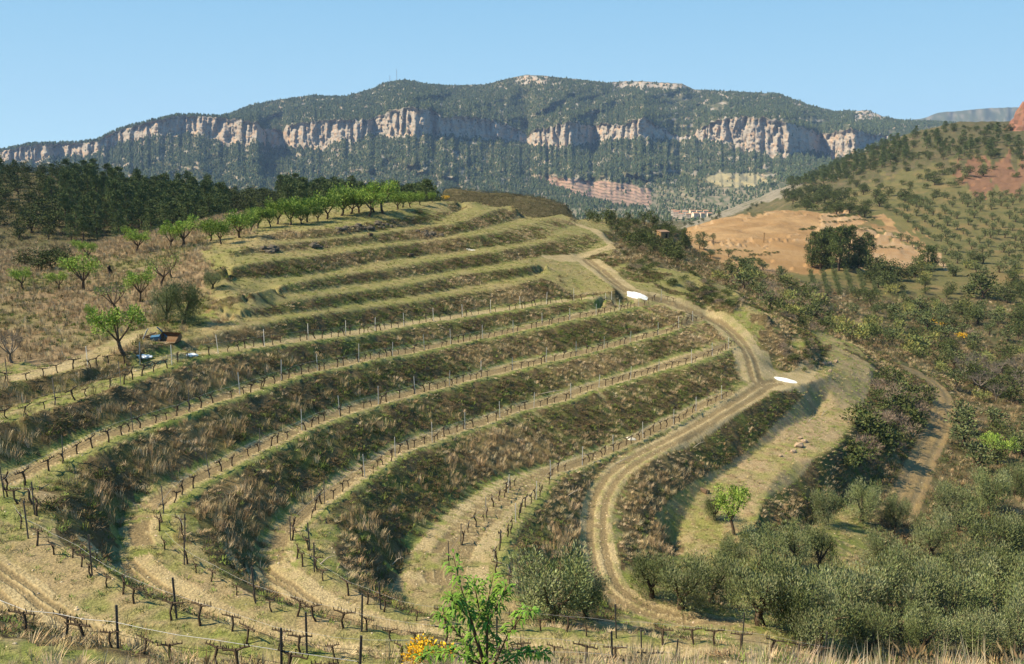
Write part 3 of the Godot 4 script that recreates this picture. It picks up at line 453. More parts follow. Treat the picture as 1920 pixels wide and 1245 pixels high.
	# --- ground given by its distance: near bank, gully, the slopes beyond
	for q in [
		[[-900, 5.0, 4.9], [2900, 5.0, 4.9]],
		[[-900, 9.0, 6.6], [2900, 9.0, 6.6]],
		[[-500, 13.0, 9.0], [900, 13.0, 8.6], [1200, 13.0, 8.3], [2600, 13.0, 8.2]],
		[[-300, 23.0, 14.5], [60, 23.5, 14.4], [200, 24, 14.8], [500, 25, 15.6]],
		[[1300, 20, 13.6], [2400, 20, 13.6]],
		[[1500, 36, 23], [2300, 36, 23.4]],
		[[1520, 50, 31], [2300, 52, 33]],
		[[1350, 62, 33], [1500, 64, 35.2], [1700, 68, 37.6], [2200, 70, 38.6]],
		[[1440, 77, 33.6], [1550, 80, 35.6], [1700, 87, 38.3], [2200, 90, 39.5]],
		[[1780, 118, 40.4], [2300, 122, 41.5]],
		[[1800, 152, 41.5], [2300, 155, 42]],
		[[1700, 190, 40], [1900, 195, 41.5], [2300, 195, 41.5]],
		[[1560, 235, 37], [1650, 250, 39.5], [1900, 255, 40], [2300, 255, 40]],
		[[-300, 165, 20], [60, 158, 19], [130, 165, 18.5], [280, 182, 17.5], [420, 200, 15.5], [620, 212, 15], [830, 240, 16], [960, 268, 19], [1060, 275, 21]],
		[[-300, 200, 20.8], [130, 203, 19], [250, 210, 18.2], [420, 228, 16.4], [620, 240, 15], [800, 262, 15.4]],
		[[-300, 310, 3.5], [60, 310, 4.2], [160, 315, 7], [250, 312, 10.5], [400, 310, 13], [600, 305, 14], [760, 300, 16]],
		[[-300, 400, 25], [250, 400, 25], [600, 400, 25], [830, 420, 26]],
		[[850, 290, 16], [960, 290, 19.4], [1060, 290, 21]],
		[[835, 345, 11.3], [900, 345, 11.6], [1000, 342, 13.3], [1065, 338, 16.5]],
		[[1090, 250, 16.4], [1150, 255, 16.4], [1250, 268, 18.9], [1290, 276, 22.4]],
		[[1150, 205, 19], [1250, 208, 22], [1330, 212, 25.5], [1420, 215, 28], [1480, 215, 30.5], [1600, 212, 37]],
		[[1300, 182, 22.6], [1400, 178, 24.6], [1480, 172, 28], [1560, 170, 32.6], [1640, 165, 35]],
		[[1100, 420, 40], [1250, 420, 42]],
		[[1280, 290, 32.5], [1380, 290, 34.6], [1490, 290, 36.5], [1545, 298, 37]],
		[[1280, 340, 30.5], [1420, 345, 31], [1530, 345, 30.7]],
		[[1285, 420, 31.4], [1350, 440, 28.2], [1450, 460, 24.9], [1530, 450, 26], [1600, 440, 25.9], [1680, 400, 30.4]],
		[[1285, 520, 46], [1450, 600, 42]],
		[[1600, 320, 34], [1690, 330, 33]],
		[[1620, 298, 37.3], [1750, 300, 36.6], [2300, 300, 36]],
		[[1700, 380, 32.3], [1800, 380, 32], [2300, 380, 31]],
		[[1660, 480, 25], [1800, 480, 21], [2300, 480, 18]],
		[[1520, 600, 28], [1600, 600, 22], [1700, 600, 14], [1800, 600, 8], [2300, 600, 0]],
		[[1470, 750, 27], [1560, 750, 14], [1650, 750, 2], [1750, 750, -12], [1850, 750, -20], [2300, 750, -30]],
		[[1300, 900, 62], [1400, 900, 42], [1480, 900, 24], [1550, 900, 9], [1600, 900, -4], [1650, 900, -14], [1700, 900, -26], [1760, 900, -34], [1800, 900, -38], [2300, 900, -40]],
		[[1480, 1150, 60], [1700, 1150, 30], [2300, 1150, 20]],
		[[-900, 700, 60], [830, 700, 60], [1100, 650, 58], [1250, 700, 62]],
		[[-900, 1300, 90], [2900, 1300, 90]],
	]:
		pin(line_d(q))
	stage("lines pinned")
	solve()
	soften(1)
	stage("land solved")
# ---------------------------------------------------------------- ground cover
# what grows or lies on each bit of land: 0 meadow, 1 bare track, 2 bank, 3 dry field, 4 ploughed ochre, 5 scrub, 6 upper terrace grass, 7 far vines, 8 ochre terraces, 9 olive slope, 10 red field, 11 near bank, 12 yellow track
var SL := PackedFloat32Array()

func cover() -> void:
	for q in [["u6", "u5f"], ["u5", "u4f"], ["u4", "u3f"], ["u3", "u2f"], ["u2", "u1f"], ["u1", "bf"], ["a", "bfl"], ["b", "cf"], ["c", "df"], ["d", "ef"], ["e", "ff"], ["f", "gf"], ["g", "hf"], ["h", "tl"]]:
		paint_bank(L[q[0]], L[q[1]])
	for k in 5:
		paint_bank(L["m%d" % (k * 2)], L["m%d" % (k * 2 + 1)])
	for q in [["c", "cf"], ["d", "df"], ["e", "ef"], ["b", "bf"], ["f", "ff"]]:
		paint_track(L[q[0]], L[q[1]], 0.0, 0.4, 14)
		paint_track(L[q[0]], L[q[1]], 0.75, 1.08, 14)
	for q in [["u1", "u1f"], ["u2", "u2f"], ["u3", "u3f"], ["u4", "u4f"], ["u5", "u5f"]]:
		paint_track(L[q[0]], L[q[1]], 0.02, 0.98, 6)
	for q in [["c", "cf", 0.35, 0.85], ["d", "df", 0.28, 0.9], ["e", "ef", 0.25, 0.92], ["f", "ff", 0.15, 0.92], ["b", "bf", 0.4, 0.8]]:
		paint_track(L[q[0]], L[q[1]], q[2], q[3], 1)
		if q[0] != "b":
			for w in [0.3, 0.44, 0.58, 0.72]:
				paint_track(L[q[0]], L[q[1]], lerpf(q[2], q[3], w), lerpf(q[2], q[3], w + 0.02), 13)
	for q in [["cn", -3.4, 1.2], ["dn", -3.1, 1.7], ["en", -2.8, 1.8]]:
		stroke(offset_line(L[q[0]], q[1], 0.0), q[2], 1)
		for w in [-0.75, -0.35, 0.35, 0.75]:
			stroke(offset_line(L[q[0]], q[1] + w, 0.0), 0.09, 13)
	# the broad track that winds down the nose of the hill and round the lowest bend
	stroke(L.road, 2.3, 1)
	stroke(line(28, [[1405, 655, 26.8], [1425, 685, 27.8], [1450, 712, 28.9], [1500, 712, 29.5], [1550, 695, 30.2]]), 2.6, 1)
	stroke(line(29, [[1560, 660, 29.8], [1590, 655, 30.2]]), 3.0, 0)
	var bend := line(29, [[1440, 722, 29], [1395, 752, 29], [1335, 783, 28.9], [1270, 818, 28.9], [1215, 848, 29], [1165, 880, 29.1], [1135, 915, 29.4], [1122, 950, 29.8], [1118, 1000, 30.1], [1125, 1050, 30.3], [1142, 1090, 30.5], [1175, 1120, 30.7], [1230, 1145, 30.9], [1310, 1165, 31.2], [1400, 1172, 31.4]])
	stroke(bend, 1.3, 1)
	for w in [-0.7, -0.4, 0.4, 0.7]:
		stroke(offset_line(bend, w, 0.0), 0.09, 13)
		stroke(offset_line(L.road, w, 0.0), 0.09, 13)
	stroke(line(16.5, [[-40, 716, 15.3], [60, 700, 15.3], [130, 680, 15.2], [190, 652, 15], [240, 630, 14.9], [300, 612, 14.8]]), 0.9, 1)
	var lane := line(38, [[1690, 690, 35.6], [1745, 715, 37.8], [1768, 750, 39], [1760, 800, 39.2], [1735, 850, 38.9], [1715, 900, 38.6], [1690, 960, 38.4]])
	stroke(lane, 1.6, 12)
	for w in [-0.8, 0.8]:
		stroke(offset_line(lane, w, 0.0), 0.2, 13)
	stroke(line(17.5, [[1020, 498, 18.3], [1060, 492, 18.3], [1085, 482, 17.8], [1120, 466, 16.8], [1150, 452, 16.1], [1140, 438, 15.8], [1110, 424, 15.3], [1080, 415, 14.8]]), 1.1, 1)
	stroke(line(15.2, [[1080, 482, 17.8], [1072, 498, 18.8], [1040, 508, 19.2]]), 1.2, 1)
	stroke(line(33, [[1600, 672, 31.4], [1578, 730, 32.5], [1545, 790, 33], [1470, 850, 32.3], [1400, 895, 32.1], [1345, 940, 32.4], [1310, 990, 33.2], [1290, 1030, 33.8]]), 3.2, 15)
	# orange earth track beside the ochre terraces, pale paths across the ochre field
	stroke(line_d([[1640, 445, 25.9], [1670, 405, 29], [1735, 345, 32.6]]), 3.0, 4)
	stroke(line_d([[1280, 338, 30.4], [1350, 342, 30.8], [1420, 345, 31], [1530, 345, 30.7]]), 1.2, 8)
	stroke(line_d([[1285, 405, 31.4], [1350, 425, 28.4], [1450, 445, 25.2], [1520, 440, 26]]), 1.0, 8)
	SL.resize(NU * NV)
	for j in range(1, NV - 1):
		var d := DR[j]
		var du := d * 2.0 * UM / (NU - 1)
		var dd := DR[j + 1] - DR[j - 1]
		for i in range(1, NU - 1):
			var k := j * NU + i
			var gx := (HT[k + 1] - HT[k - 1]) / (2.0 * du)
			var u := -UM + 2.0 * UM * i / (NU - 1)
			var gd := (HT[k + NU] - HT[k - NU]) / dd - gx * u
			SL[k] = sqrt(gx * gx + gd * gd)
	for j in NV:
		var d := DR[j]
		for i in NU:
			var k := j * NU + i
			if CLS[k]:
				continue
			var u := -UM + 2.0 * UM * i / (NU - 1)
			var p := pix(Vector3(u * d, HT[k], -d))
			var x := p.x
			var c := 0
			var wob := n_mid.get_noise_2d(u * d * 3.0, d * 3.0)
			if d < 23.0:
				c = 11
			elif d < 158.0 or (d < 255.0 and x > 380 and x < 1150 and HT[k] > -22.0):
				if SL[k] > 0.42 + 0.1 * wob and x > 395 - 260 * float(d < 76) - 400 * float(d < 66):
					c = 2
				elif x < 390 + 30 * wob and d > 66.0 and p.y < 690:
					c = 3
				elif x < 480 and p.y < 440 and d > 90:
					c = 3
				elif p.y < 560 and d > 80.0:
					c = 6
				elif x > 1645 or (x > 1440 and d > 152.0):
					c = 5
			elif x < 830 and d < 420.0:
				c = 3 if d < 195.0 and (x < 80 or x > 330) else 5
			elif x < 1075 and d > 275.0 and d < 365.0:
				c = 7
			elif x > 1270 and x < 1545 and d > 283.0 and d < 466.0 + 20.0 * wob:
				c = 4
			elif x >= 1535 and d > 305.0 and d < 450.0 and x < 1545 + (450.0 - d) * 1.25 + 30:
				c = 8
			elif x > 1800 + (600.0 - d) * 0.5 and d > 510.0 and d < 625.0:
				c = 10
			elif x > 1290 and x < 1500 and d > 760.0 and d < 1050.0:
				c = 16
			elif x > 1480 and d > 255.0 and d < 640.0:
				c = 9
			else:
				c = 5
			CLS[k] = c
	stage("cover")

func mixc(a: Color, b: Color, t: float) -> Color:
	return a.lerp(b, clampf(t, 0.0, 1.0))

func ground_color(c: int, x: float, d: float) -> Color:
	var a := n_big.get_noise_2d(x, d)            # patches of tens of metres
	var b := n_mid.get_noise_2d(x * 3.0, d * 3.0)  # patches of a metre or two
	var e := n_fine.get_noise_2d(x * 10.0, d * 10.0)
	match c:
		1:
			return mixc(mixc(Color(0.5, 0.4, 0.225), Color(0.4, 0.315, 0.17), 0.5 + b), Color(0.28, 0.28, 0.1), a * 0.8 + e * 0.7 + b * 0.3 - 0.05)
		14:
			return mixc(mixc(Color(0.24, 0.27, 0.075), Color(0.31, 0.29, 0.115), 0.5 + b), Color(0.16, 0.2, 0.05), e + a)
		13:
			return mixc(Color(0.3, 0.23, 0.125), Color(0.24, 0.185, 0.1), 0.5 + b)
		2:
			var t := mixc(Color(0.2, 0.145, 0.075), Color(0.115, 0.09, 0.045), 0.5 + e)
			t = mixc(t, Color(0.12, 0.145, 0.04), 0.3 + b * 1.4)
			return mixc(t, Color(0.33, 0.22, 0.11), (a + b * 0.6) * 1.3 - 0.3)
		3:
			var t := mixc(Color(0.35, 0.255, 0.15), Color(0.25, 0.185, 0.105), 0.5 + b)
			t = mixc(t, Color(0.18, 0.19, 0.065), a * 1.6 - 0.1)
			return mixc(t, Color(0.36, 0.2, 0.1), b * 1.4 - 0.45)
		4:
			return mixc(Color(0.45, 0.295, 0.15), Color(0.37, 0.225, 0.105), 0.5 + a * 1.3 + e * 0.5)
		5:
			return mixc(mixc(Color(0.16, 0.13, 0.07), Color(0.1, 0.105, 0.045), 0.5 + b), Color(0.27, 0.2, 0.12), a * 1.2 + e * 0.3 - 0.25)
		6:
			return mixc(mixc(Color(0.32, 0.275, 0.125), Color(0.24, 0.24, 0.08), 0.5 + b), Color(0.38, 0.29, 0.155), a + e * 0.5)
		7:
			return mixc(Color(0.2, 0.16, 0.085), Color(0.15, 0.135, 0.06), 0.5 + b)
		8:
			return mixc(Color(0.5, 0.36, 0.22), Color(0.43, 0.27, 0.14), 0.5 + b + a)
		9:
			return mixc(mixc(Color(0.2, 0.175, 0.075), Color(0.14, 0.14, 0.055), 0.5 + b), Color(0.26, 0.19, 0.09), a * 1.5)
		10:
			return mixc(Color(0.3, 0.165, 0.1), Color(0.22, 0.125, 0.075), 0.5 + b)
		11:
			return mixc(Color(0.27, 0.21, 0.12), Color(0.16, 0.16, 0.06), 0.5 + b)
		16:
			return mixc(mixc(Color(0.34, 0.3, 0.24), Color(0.24, 0.215, 0.16), 0.5 + b), Color(0.12, 0.125, 0.06), a * 1.6 + e * 0.5 - 0.1)
		15:
			return mixc(mixc(Color(0.4, 0.31, 0.18), Color(0.27, 0.265, 0.09), 0.5 + b + a), Color(0.3, 0.21, 0.12), e * 1.2)
		12:
			return mixc(Color(0.36, 0.26, 0.12), Color(0.3, 0.215, 0.12), 0.5 + b)
	return mixc(mixc(Color(0.36, 0.28, 0.15), Color(0.21, 0.235, 0.065), 0.55 + b + a), Color(0.38, 0.29, 0.17), e * 1.2)

func ground_meshes() -> void:
	var P := PackedVector3Array()
	var C := PackedColorArray()
	P.resize(NU * NV)
	C.resize(NU * NV)
	for j in NV:
		var d := DR[j]
		for i in NU:
			var k := j * NU + i
			var x := (-UM + 2.0 * UM * i / (NU - 1)) * d
			var c := CLS[k]
			var y := HT[k]
			if c != 1 and c != 2 and c != 12 and c != 13:   # ragged borders between kinds of cover
				var oi := clampi(i + int(14.0 * n_mid.get_noise_2d(x * 60.0 / d, d * 60.0 / d + j * 0.3)), 0, NU - 1)
				var oj := clampi(j + int(12.0 * n_mid.get_noise_2d(i * 0.9 + 500.0, j * 0.9)), 0, NV - 1)
				var c2 := CLS[oj * NU + oi]
				if c2 != 1 and c2 != 2 and c2 != 12 and c2 != 13:
					c = c2
			if d < 330.0:
				var e := n_fine.get_noise_2d(x * 10.0, d * 10.0)
				var b := n_mid.get_noise_2d(x * 4.0, d * 4.0)
				if c == 4:
					y += (fposmod(d / 9.0 + 0.5 * n_big.get_noise_2d(x * 0.6, d * 0.6), 1.0) - 0.5) * -0.9 * clampf((332.0 - d) / 8.0, 0.0, 1.0) * clampf((62.0 + 0.18 * (d - 290.0) - x * 0.5), 0.0, 1.0)
				if c == 2:
					y += b * 0.24 + e * 0.1
				elif c == 1 or c == 12 or c == 13:
					y += e * 0.035 + b * 0.05 - (0.07 if c == 13 else 0.0)
				else:
					y += e * 0.06 + b * 0.1
				HT[k] = y
			else:
				y += n_mid.get_noise_2d(x * 0.6, d * 0.6) * 1.2
				if c == 8 or c == 10:         # stepped terraces, each with a low ledge in front
					y += (fposmod(d / 13.0 + 0.35 * n_big.get_noise_2d(x * 0.6, d * 0.6) + x * 0.004, 1.0) - 0.5) * -1.9
				HT[k] = y
			P[k] = Vector3(x, y, -d)
			C[k] = ground_color(c, x, d)
	stage("ground vertices")
	var N := PackedVector3Array()
	N.resize(NU * NV)
	for j in NV:
		for i in NU:
			var k := j * NU + i
			var a := P[k + 1] if i < NU - 1 else P[k]
			var b := P[k - 1] if i > 0 else P[k]
			var f := P[k + NU] if j < NV - 1 else P[k]
			var g := P[k - NU] if j > 0 else P[k]
			N[k] = (a - b).cross(f - g).normalized()
	var idx := [PackedInt32Array(), PackedInt32Array(), PackedInt32Array(), PackedInt32Array()]
	for j in NV - 1:
		var far := DR[j] > 235.0
		for i in NU - 1:
			var k := j * NU + i
			var c := CLS[k]
			var w := 3 if far else (1 if c == 1 or c == 12 or c == 13 else (2 if c == 2 else 0))
			idx[w].append_array(PackedInt32Array([k, k + NU, k + 1, k + 1, k + NU, k + NU + 1]))
	var names := ["ground", "dirt_track", "terrace_bank", "hillside"]
	var labels := ["grassy ground of the terraces and the dry field", "bare stony earth tracks along the vine terraces", "steep rough banks between the vine terraces", "scrubby hillsides and ploughed fields beyond the vineyard"]
	for w in 4:
		# only the vertices in use
		var remap := PackedInt32Array()
		remap.resize(NU * NV)
		remap.fill(-1)
		var vp := PackedVector3Array()
		var vn := PackedVector3Array()
		var vc := PackedColorArray()
		var ix: PackedInt32Array = idx[w]
		for q in ix.size():
			var k := ix[q]
			if remap[k] < 0:
				remap[k] = vp.size()
				vp.append(P[k])
				vn.append(N[k])
				vc.append(C[k])
			ix[q] = remap[k]
		var arr := []
		arr.resize(Mesh.ARRAY_MAX)
		arr[Mesh.ARRAY_VERTEX] = vp
		arr[Mesh.ARRAY_NORMAL] = vn
		arr[Mesh.ARRAY_COLOR] = vc
		arr[Mesh.ARRAY_INDEX] = ix
		var m := ArrayMesh.new()
		m.add_surface_from_arrays(Mesh.PRIMITIVE_TRIANGLES, arr)
		var o := node_mesh(names[w], m, M.soil, self)
		tag(o, labels[w], "", "", "structure")
	stage("ground meshes")
# ---------------------------------------------------------------- shapes
class MB:
	var v := PackedVector3Array()
	var n := PackedVector3Array()
	var c := PackedColorArray()
	func tri(a: Vector3, b: Vector3, d: Vector3, col: Color) -> void:
		var nn := (d - a).cross(b - a).normalized()
		v.append(a); v.append(b); v.append(d)
		n.append(nn); n.append(nn); n.append(nn)
		c.append(col); c.append(col); c.append(col)
	func quad(a: Vector3, b: Vector3, d: Vector3, e: Vector3, col: Color) -> void:
		tri(a, b, d, col)
		tri(a, d, e, col)
	func leaf(p: Vector3, dir: Vector3, side: Vector3, l: float, w: float, col: Color) -> void:
		quad(p, p + dir * l * 0.45 + side * w * 0.5, p + dir * l, p + dir * l * 0.45 - side * w * 0.5, col)
	func tube(path: PackedVector3Array, rad: PackedFloat32Array, sides: int, col: Color, col2: Color) -> void:
		var rings := []
		for k in path.size():
			var t := (path[mini(k + 1, path.size() - 1)] - path[maxi(k - 1, 0)]).normalized()
			var s := t.cross(Vector3(0.3, 0.1, 1.0)).normalized()
			if absf(t.dot(Vector3(0.3, 0.1, 1.0).normalized())) > 0.95:
				s = t.cross(Vector3.RIGHT).normalized()
			var u := t.cross(s)
			var ring := PackedVector3Array()
			for q in sides:
				var an := TAU * q / sides
				ring.append(path[k] + (s * cos(an) + u * sin(an)) * rad[k])
			rings.append(ring)
		for k in path.size() - 1:
			for q in sides:
				var a: Vector3 = rings[k][q]
				var b: Vector3 = rings[k][(q + 1) % sides]
				var d: Vector3 = rings[k + 1][(q + 1) % sides]
				var e: Vector3 = rings[k + 1][q]
				var cc := col if (k + q) % 3 else col2
				var na := (a - path[k]).normalized()
				var nb := (b - path[k]).normalized()
				var nd := (d - path[k + 1]).normalized()
				var ne := (e - path[k + 1]).normalized()
				v.append_array(PackedVector3Array([a, d, b, a, e, d]))
				n.append_array(PackedVector3Array([na, nd, nb, na, ne, nd]))
				c.append_array(PackedColorArray([cc, cc, cc, cc, cc, cc]))
		for q in range(1, sides - 1):
			tri(rings[-1][0], rings[-1][q + 1], rings[-1][q], col)
	func box(x: Transform3D, h: Vector3, col: Color) -> void:
		var p := []
		for k in 8:
			p.append(x * Vector3(h.x if k & 1 else -h.x, h.y if k & 2 else -h.y, h.z if k & 4 else -h.z))
		for f in [[0, 2, 3, 1], [4, 5, 7, 6], [0, 1, 5, 4], [2, 6, 7, 3], [0, 4, 6, 2], [1, 3, 7, 5]]:
			quad(p[f[0]], p[f[3]], p[f[2]], p[f[1]], col)
	func mesh() -> ArrayMesh:
		var arr := []
		arr.resize(Mesh.ARRAY_MAX)
		arr[Mesh.ARRAY_VERTEX] = v
		arr[Mesh.ARRAY_NORMAL] = n
		arr[Mesh.ARRAY_COLOR] = c
		var m := ArrayMesh.new()
		m.add_surface_from_arrays(Mesh.PRIMITIVE_TRIANGLES, arr)
		return m

func rv(r: RandomNumberGenerator) -> Vector3:      # a random direction
	var z := r.randf_range(-1, 1)
	var a := r.randf() * TAU
	var q := sqrt(1.0 - z * z)
	return Vector3(q * cos(a), z, q * sin(a))

func jitter(r: RandomNumberGenerator, c: Color, amt: float) -> Color:
	var k := 1.0 + r.randf_range(-amt, amt)
	return Color(c.r * k * (1.0 + r.randf_range(-amt, amt) * 0.4), c.g * k, c.b * k * (1.0 + r.randf_range(-amt, amt) * 0.4))

func leafy(sd: int, lobes: Array, per: int, ll: float, lw: float, up: float, cols: Array) -> ArrayMesh:
	# leaves on the shell and inside of each lobe [centre, radii]
	var r := RandomNumberGenerator.new()
	r.seed = sd
	var b := MB.new()
	for lb in lobes:
		var ce: Vector3 = lb[0]
		var ra: Vector3 = lb[1]
		var tone: Color = cols[r.randi() % cols.size()]
		for q in int(per * (lb[2] if lb.size() > 2 else 1.0)):
			var dv := rv(r)
			var p := ce + dv * ra * pow(r.randf(), 0.42)
			var dir := (dv + Vector3.UP * up + rv(r) * 0.7).normalized()
			var side := dir.cross(rv(r)).normalized()
			b.leaf(p, dir, side, ll * r.randf_range(0.7, 1.3), lw * r.randf_range(0.7, 1.3), jitter(r, tone, 0.28))
	return b.mesh()

func limbs(sd: int, h: float, rad: float, spread: float, count: int, crown_h: float, cols: Array, lean := 0.15) -> Array:
	# trunk that forks into count limbs; returns [mesh, tips]
	var r := RandomNumberGenerator.new()
	r.seed = sd
	var b := MB.new()
	var fork := Vector3(r.randf_range(-lean, lean) * h, h, r.randf_range(-lean, lean) * h)
	var path := PackedVector3Array([Vector3(0, -0.12, 0), Vector3(0, 0.0, 0), fork * 0.5 + Vector3(r.randf_range(-0.1, 0.1) * h, 0, r.randf_range(-0.1, 0.1) * h), fork])
	b.tube(path, PackedFloat32Array([rad * 1.5, rad * 1.25, rad, rad * 0.9]), 7, cols[0], cols[1])
	var tips := []
	for k in count:
		var an := TAU * (k + r.randf_range(-0.25, 0.25)) / count
		var out := Vector3(cos(an), 0, sin(an)) * spread * r.randf_range(0.65, 1.1)
		var tip := fork + out + Vector3.UP * crown_h * r.randf_range(0.6, 1.0)
		var mid := fork + out * 0.55 + Vector3.UP * crown_h * r.randf_range(0.25, 0.42)
		b.tube(PackedVector3Array([fork, mid, tip]), PackedFloat32Array([rad * 0.62, rad * 0.42, rad * 0.12]), 5, cols[0], cols[1])
		tips.append(tip)
		tips.append(mid.lerp(tip, 0.6))
		for q in 2:
			var o2 := mid.lerp(tip, r.randf_range(0.1, 0.7))
			var t2 := o2 + (rv(r) * Vector3(1, 0.4, 1) + out.normalized() * 0.4 + Vector3.UP * 0.5) * spread * 0.45
			b.tube(PackedVector3Array([o2, o2.lerp(t2, 0.5) + rv(r) * 0.05 * spread, t2]), PackedFloat32Array([rad * 0.3, rad * 0.2, rad * 0.06]), 4, cols[0], cols[1])
			tips.append(t2)
	return [b.mesh(), tips]

# ---------------------------------------------------------------- plants; each kind a list of [[part, mesh, material], ...] about its own height in metres
var K := {}

func plant_kinds() -> void:
	var r := RandomNumberGenerator.new()
	r.seed = 21
	var brown := [Color(0.07, 0.05, 0.035), Color(0.11, 0.085, 0.06)]
	var grey := [Color(0.14, 0.12, 0.1), Color(0.2, 0.175, 0.145)]
	# olive seen from near: many upright silvery shoots
	K.olive = []
	for s in 4:
		var lb := limbs(100 + s, 0.6, 0.2, 1.3, 4, 2.2, brown)
		var lobes := []
		for t in lb[1]:
			lobes.append([t, Vector3(0.6, 0.75, 0.6) * r.randf_range(0.7, 1.2)])
		for q in 18:
			var an := r.randf() * TAU
			lobes.append([Vector3(cos(an) * r.randf_range(0.4, 1.4), r.randf_range(0.3, 2.9), sin(an) * r.randf_range(0.4, 1.4)), Vector3(0.6, 0.75, 0.6)])
		var tone: float = [1.0, 0.8, 1.15, 0.92][s]
		var crown := leafy(200 + s, lobes, 230, 0.16, 0.038, 1.4, [Color(0.13, 0.155, 0.065) * tone, Color(0.17, 0.2, 0.09) * tone, Color(0.105, 0.13, 0.05) * tone, Color(0.185, 0.205, 0.11) * tone])
		# upright shoots above the crown
		K.olive.append([["trunk", lb[0], M.bark], ["crown", crown, M.leafd]])
	# olive seen from far
	K.olive_small = []
	for s in 3:
		var lobes := []
		for q in 7:
			var an := r.randf() * TAU
			lobes.append([Vector3(cos(an) * r.randf_range(0.2, 1.1), r.randf_range(1.1, 2.5), sin(an) * r.randf_range(0.2, 1.1)), Vector3(0.8, 0.75, 0.8)])
		var lb := limbs(130 + s, 0.9, 0.16, 0.8, 3, 1.2, brown)
		K.olive_small.append([["trunk", lb[0], M.bark], ["crown", leafy(230 + s, lobes, 55, 0.36, 0.17, 0.4, [Color(0.09, 0.11, 0.05), Color(0.12, 0.14, 0.065), Color(0.07, 0.09, 0.035)]), M.leafd]])
	# almond in fresh leaf
	K.almond = []
	for s in 4:
		var lb := limbs(150 + s, 1.1, 0.14, 1.6, 6, 3.0, brown, 0.35)
		var lobes := []
		for t in lb[1]:
			lobes.append([t + Vector3(0, r.randf_range(-0.6, 0.3), 0), Vector3(0.55, 0.6, 0.55) * r.randf_range(0.6, 1.35)])
		K.almond.append([["trunk", lb[0], M.bark], ["crown", leafy(250 + s, lobes, 95, 0.22, 0.085, 0.5, [Color(0.19, 0.275, 0.05), Color(0.23, 0.315, 0.065), Color(0.15, 0.22, 0.04)]), M.leaf]])
	K.almond_bushy = []
	for s in 4:
		var lb := limbs(155 + s, 0.7, 0.13, 1.2, 5, 2.5, brown, 0.3)
		var lobes := []
		for t in lb[1]:
			lobes.append([t + Vector3(0, 0.1, 0), Vector3(0.62, 0.75, 0.62) * r.randf_range(0.7, 1.25)])
		for q in 7:
			var an := r.randf() * TAU
			lobes.append([Vector3(cos(an) * r.randf_range(0.2, 1.2), r.randf_range(0.8, 3.2), sin(an) * r.randf_range(0.2, 1.2)), Vector3(0.6, 0.7, 0.6)])
		K.almond_bushy.append([["trunk", lb[0], M.bark], ["crown", leafy(255 + s, lobes, 75, 0.26, 0.1, 0.8, [Color(0.15, 0.22, 0.045), Color(0.19, 0.265, 0.055), Color(0.115, 0.17, 0.036)]), M.leaf]])
	K.almond_sparse = []
	for s in 2:
		var lb := limbs(160 + s, 1.2, 0.15, 1.7, 5, 2.3, brown, 0.35)
		var lobes := []
		for t in lb[1]:
			lobes.append([t, Vector3(0.7, 0.55, 0.7)])
		K.almond_sparse.append([["trunk", lb[0], M.bark], ["crown", leafy(260 + s, lobes, 26, 0.2, 0.08, 0.5, [Color(0.17, 0.22, 0.05), Color(0.15, 0.17, 0.06)]), M.leaf]])
	# leafless tree
	var lb0 := limbs(171, 1.1, 0.15, 1.7, 6, 2.4, grey, 0.3)
	var tw := MB.new()
	for t in lb0[1]:
		for q in 9:
			var e: Vector3 = t + (rv(r) + Vector3.UP * 0.5) * 0.75
			tw.tube(PackedVector3Array([t, e]), PackedFloat32Array([0.02, 0.006]), 3, grey[0], grey[1])
	K.bare = [[["trunk", lb0[0], M.bark], ["twigs", tw.mesh(), M.bark]]]
	# pine
	K.pine = []
	for s in 4:
		var b := MB.new()
		b.tube(PackedVector3Array([Vector3(0, -0.2, 0), Vector3(0.1, 3, 0), Vector3(-0.1, 6, 0.1), Vector3(0, 9.2, 0)]), PackedFloat32Array([0.26, 0.2, 0.14, 0.04]), 6, brown[1], brown[0])
		var lobes := []
		for q in 34:
			var f := pow(r.randf(), 0.8)
			var yy := 1.2 + 8.6 * f
			var w := (1.0 - pow(f, 1.6)) * 2.4 + 0.35
			var an := r.randf() * TAU
			lobes.append([Vector3(cos(an) * w * r.randf_range(0.35, 1.0), yy, sin(an) * w * r.randf_range(0.35, 1.0)), Vector3(0.95, 0.6, 0.95) * r.randf_range(0.7, 1.15)])
		K.pine.append([["trunk", b.mesh(), M.bark], ["crown", leafy(300 + s, lobes, 62, 0.5, 0.17, 0.6, [Color(0.09, 0.12, 0.046), Color(0.12, 0.15, 0.058), Color(0.07, 0.095, 0.038)]), M.leafd]])
	K.bigpine = []
	for s in 4:
		var b := MB.new()
		b.tube(PackedVector3Array([Vector3(0, -0.2, 0), Vector3(0.1, 3, 0), Vector3(-0.1, 6, 0.1), Vector3(0, 9.2, 0)]), PackedFloat32Array([0.3, 0.24, 0.16, 0.05]), 6, brown[1], brown[0])
		var lobes := []
		for q in 64:
			var f := r.randf()
			var w := sqrt(maxf(0.0, 1.0 - pow(f * 1.6 - 0.62, 2.0))) * 1.9 + 0.2
			var an := r.randf() * TAU
			lobes.append([Vector3(cos(an) * w * r.randf_range(0.45, 1.0), 0.9 + 8.4 * f, sin(an) * w * r.randf_range(0.45, 1.0)), Vector3(0.85, 0.75, 0.85) * r.randf_range(0.7, 1.15)])
		K.bigpine.append([["trunk", b.mesh(), M.bark], ["crown", leafy(310 + s, lobes, 60, 0.45, 0.16, 0.7, [Color(0.07, 0.095, 0.034), Color(0.09, 0.115, 0.042), Color(0.052, 0.072, 0.026)]), M.leafd]])
	# spreading evergreen (holm oak) and rounded shrubs
	K.oak = []
	K.shrub = []
	K.broom = []
	K.pale = []
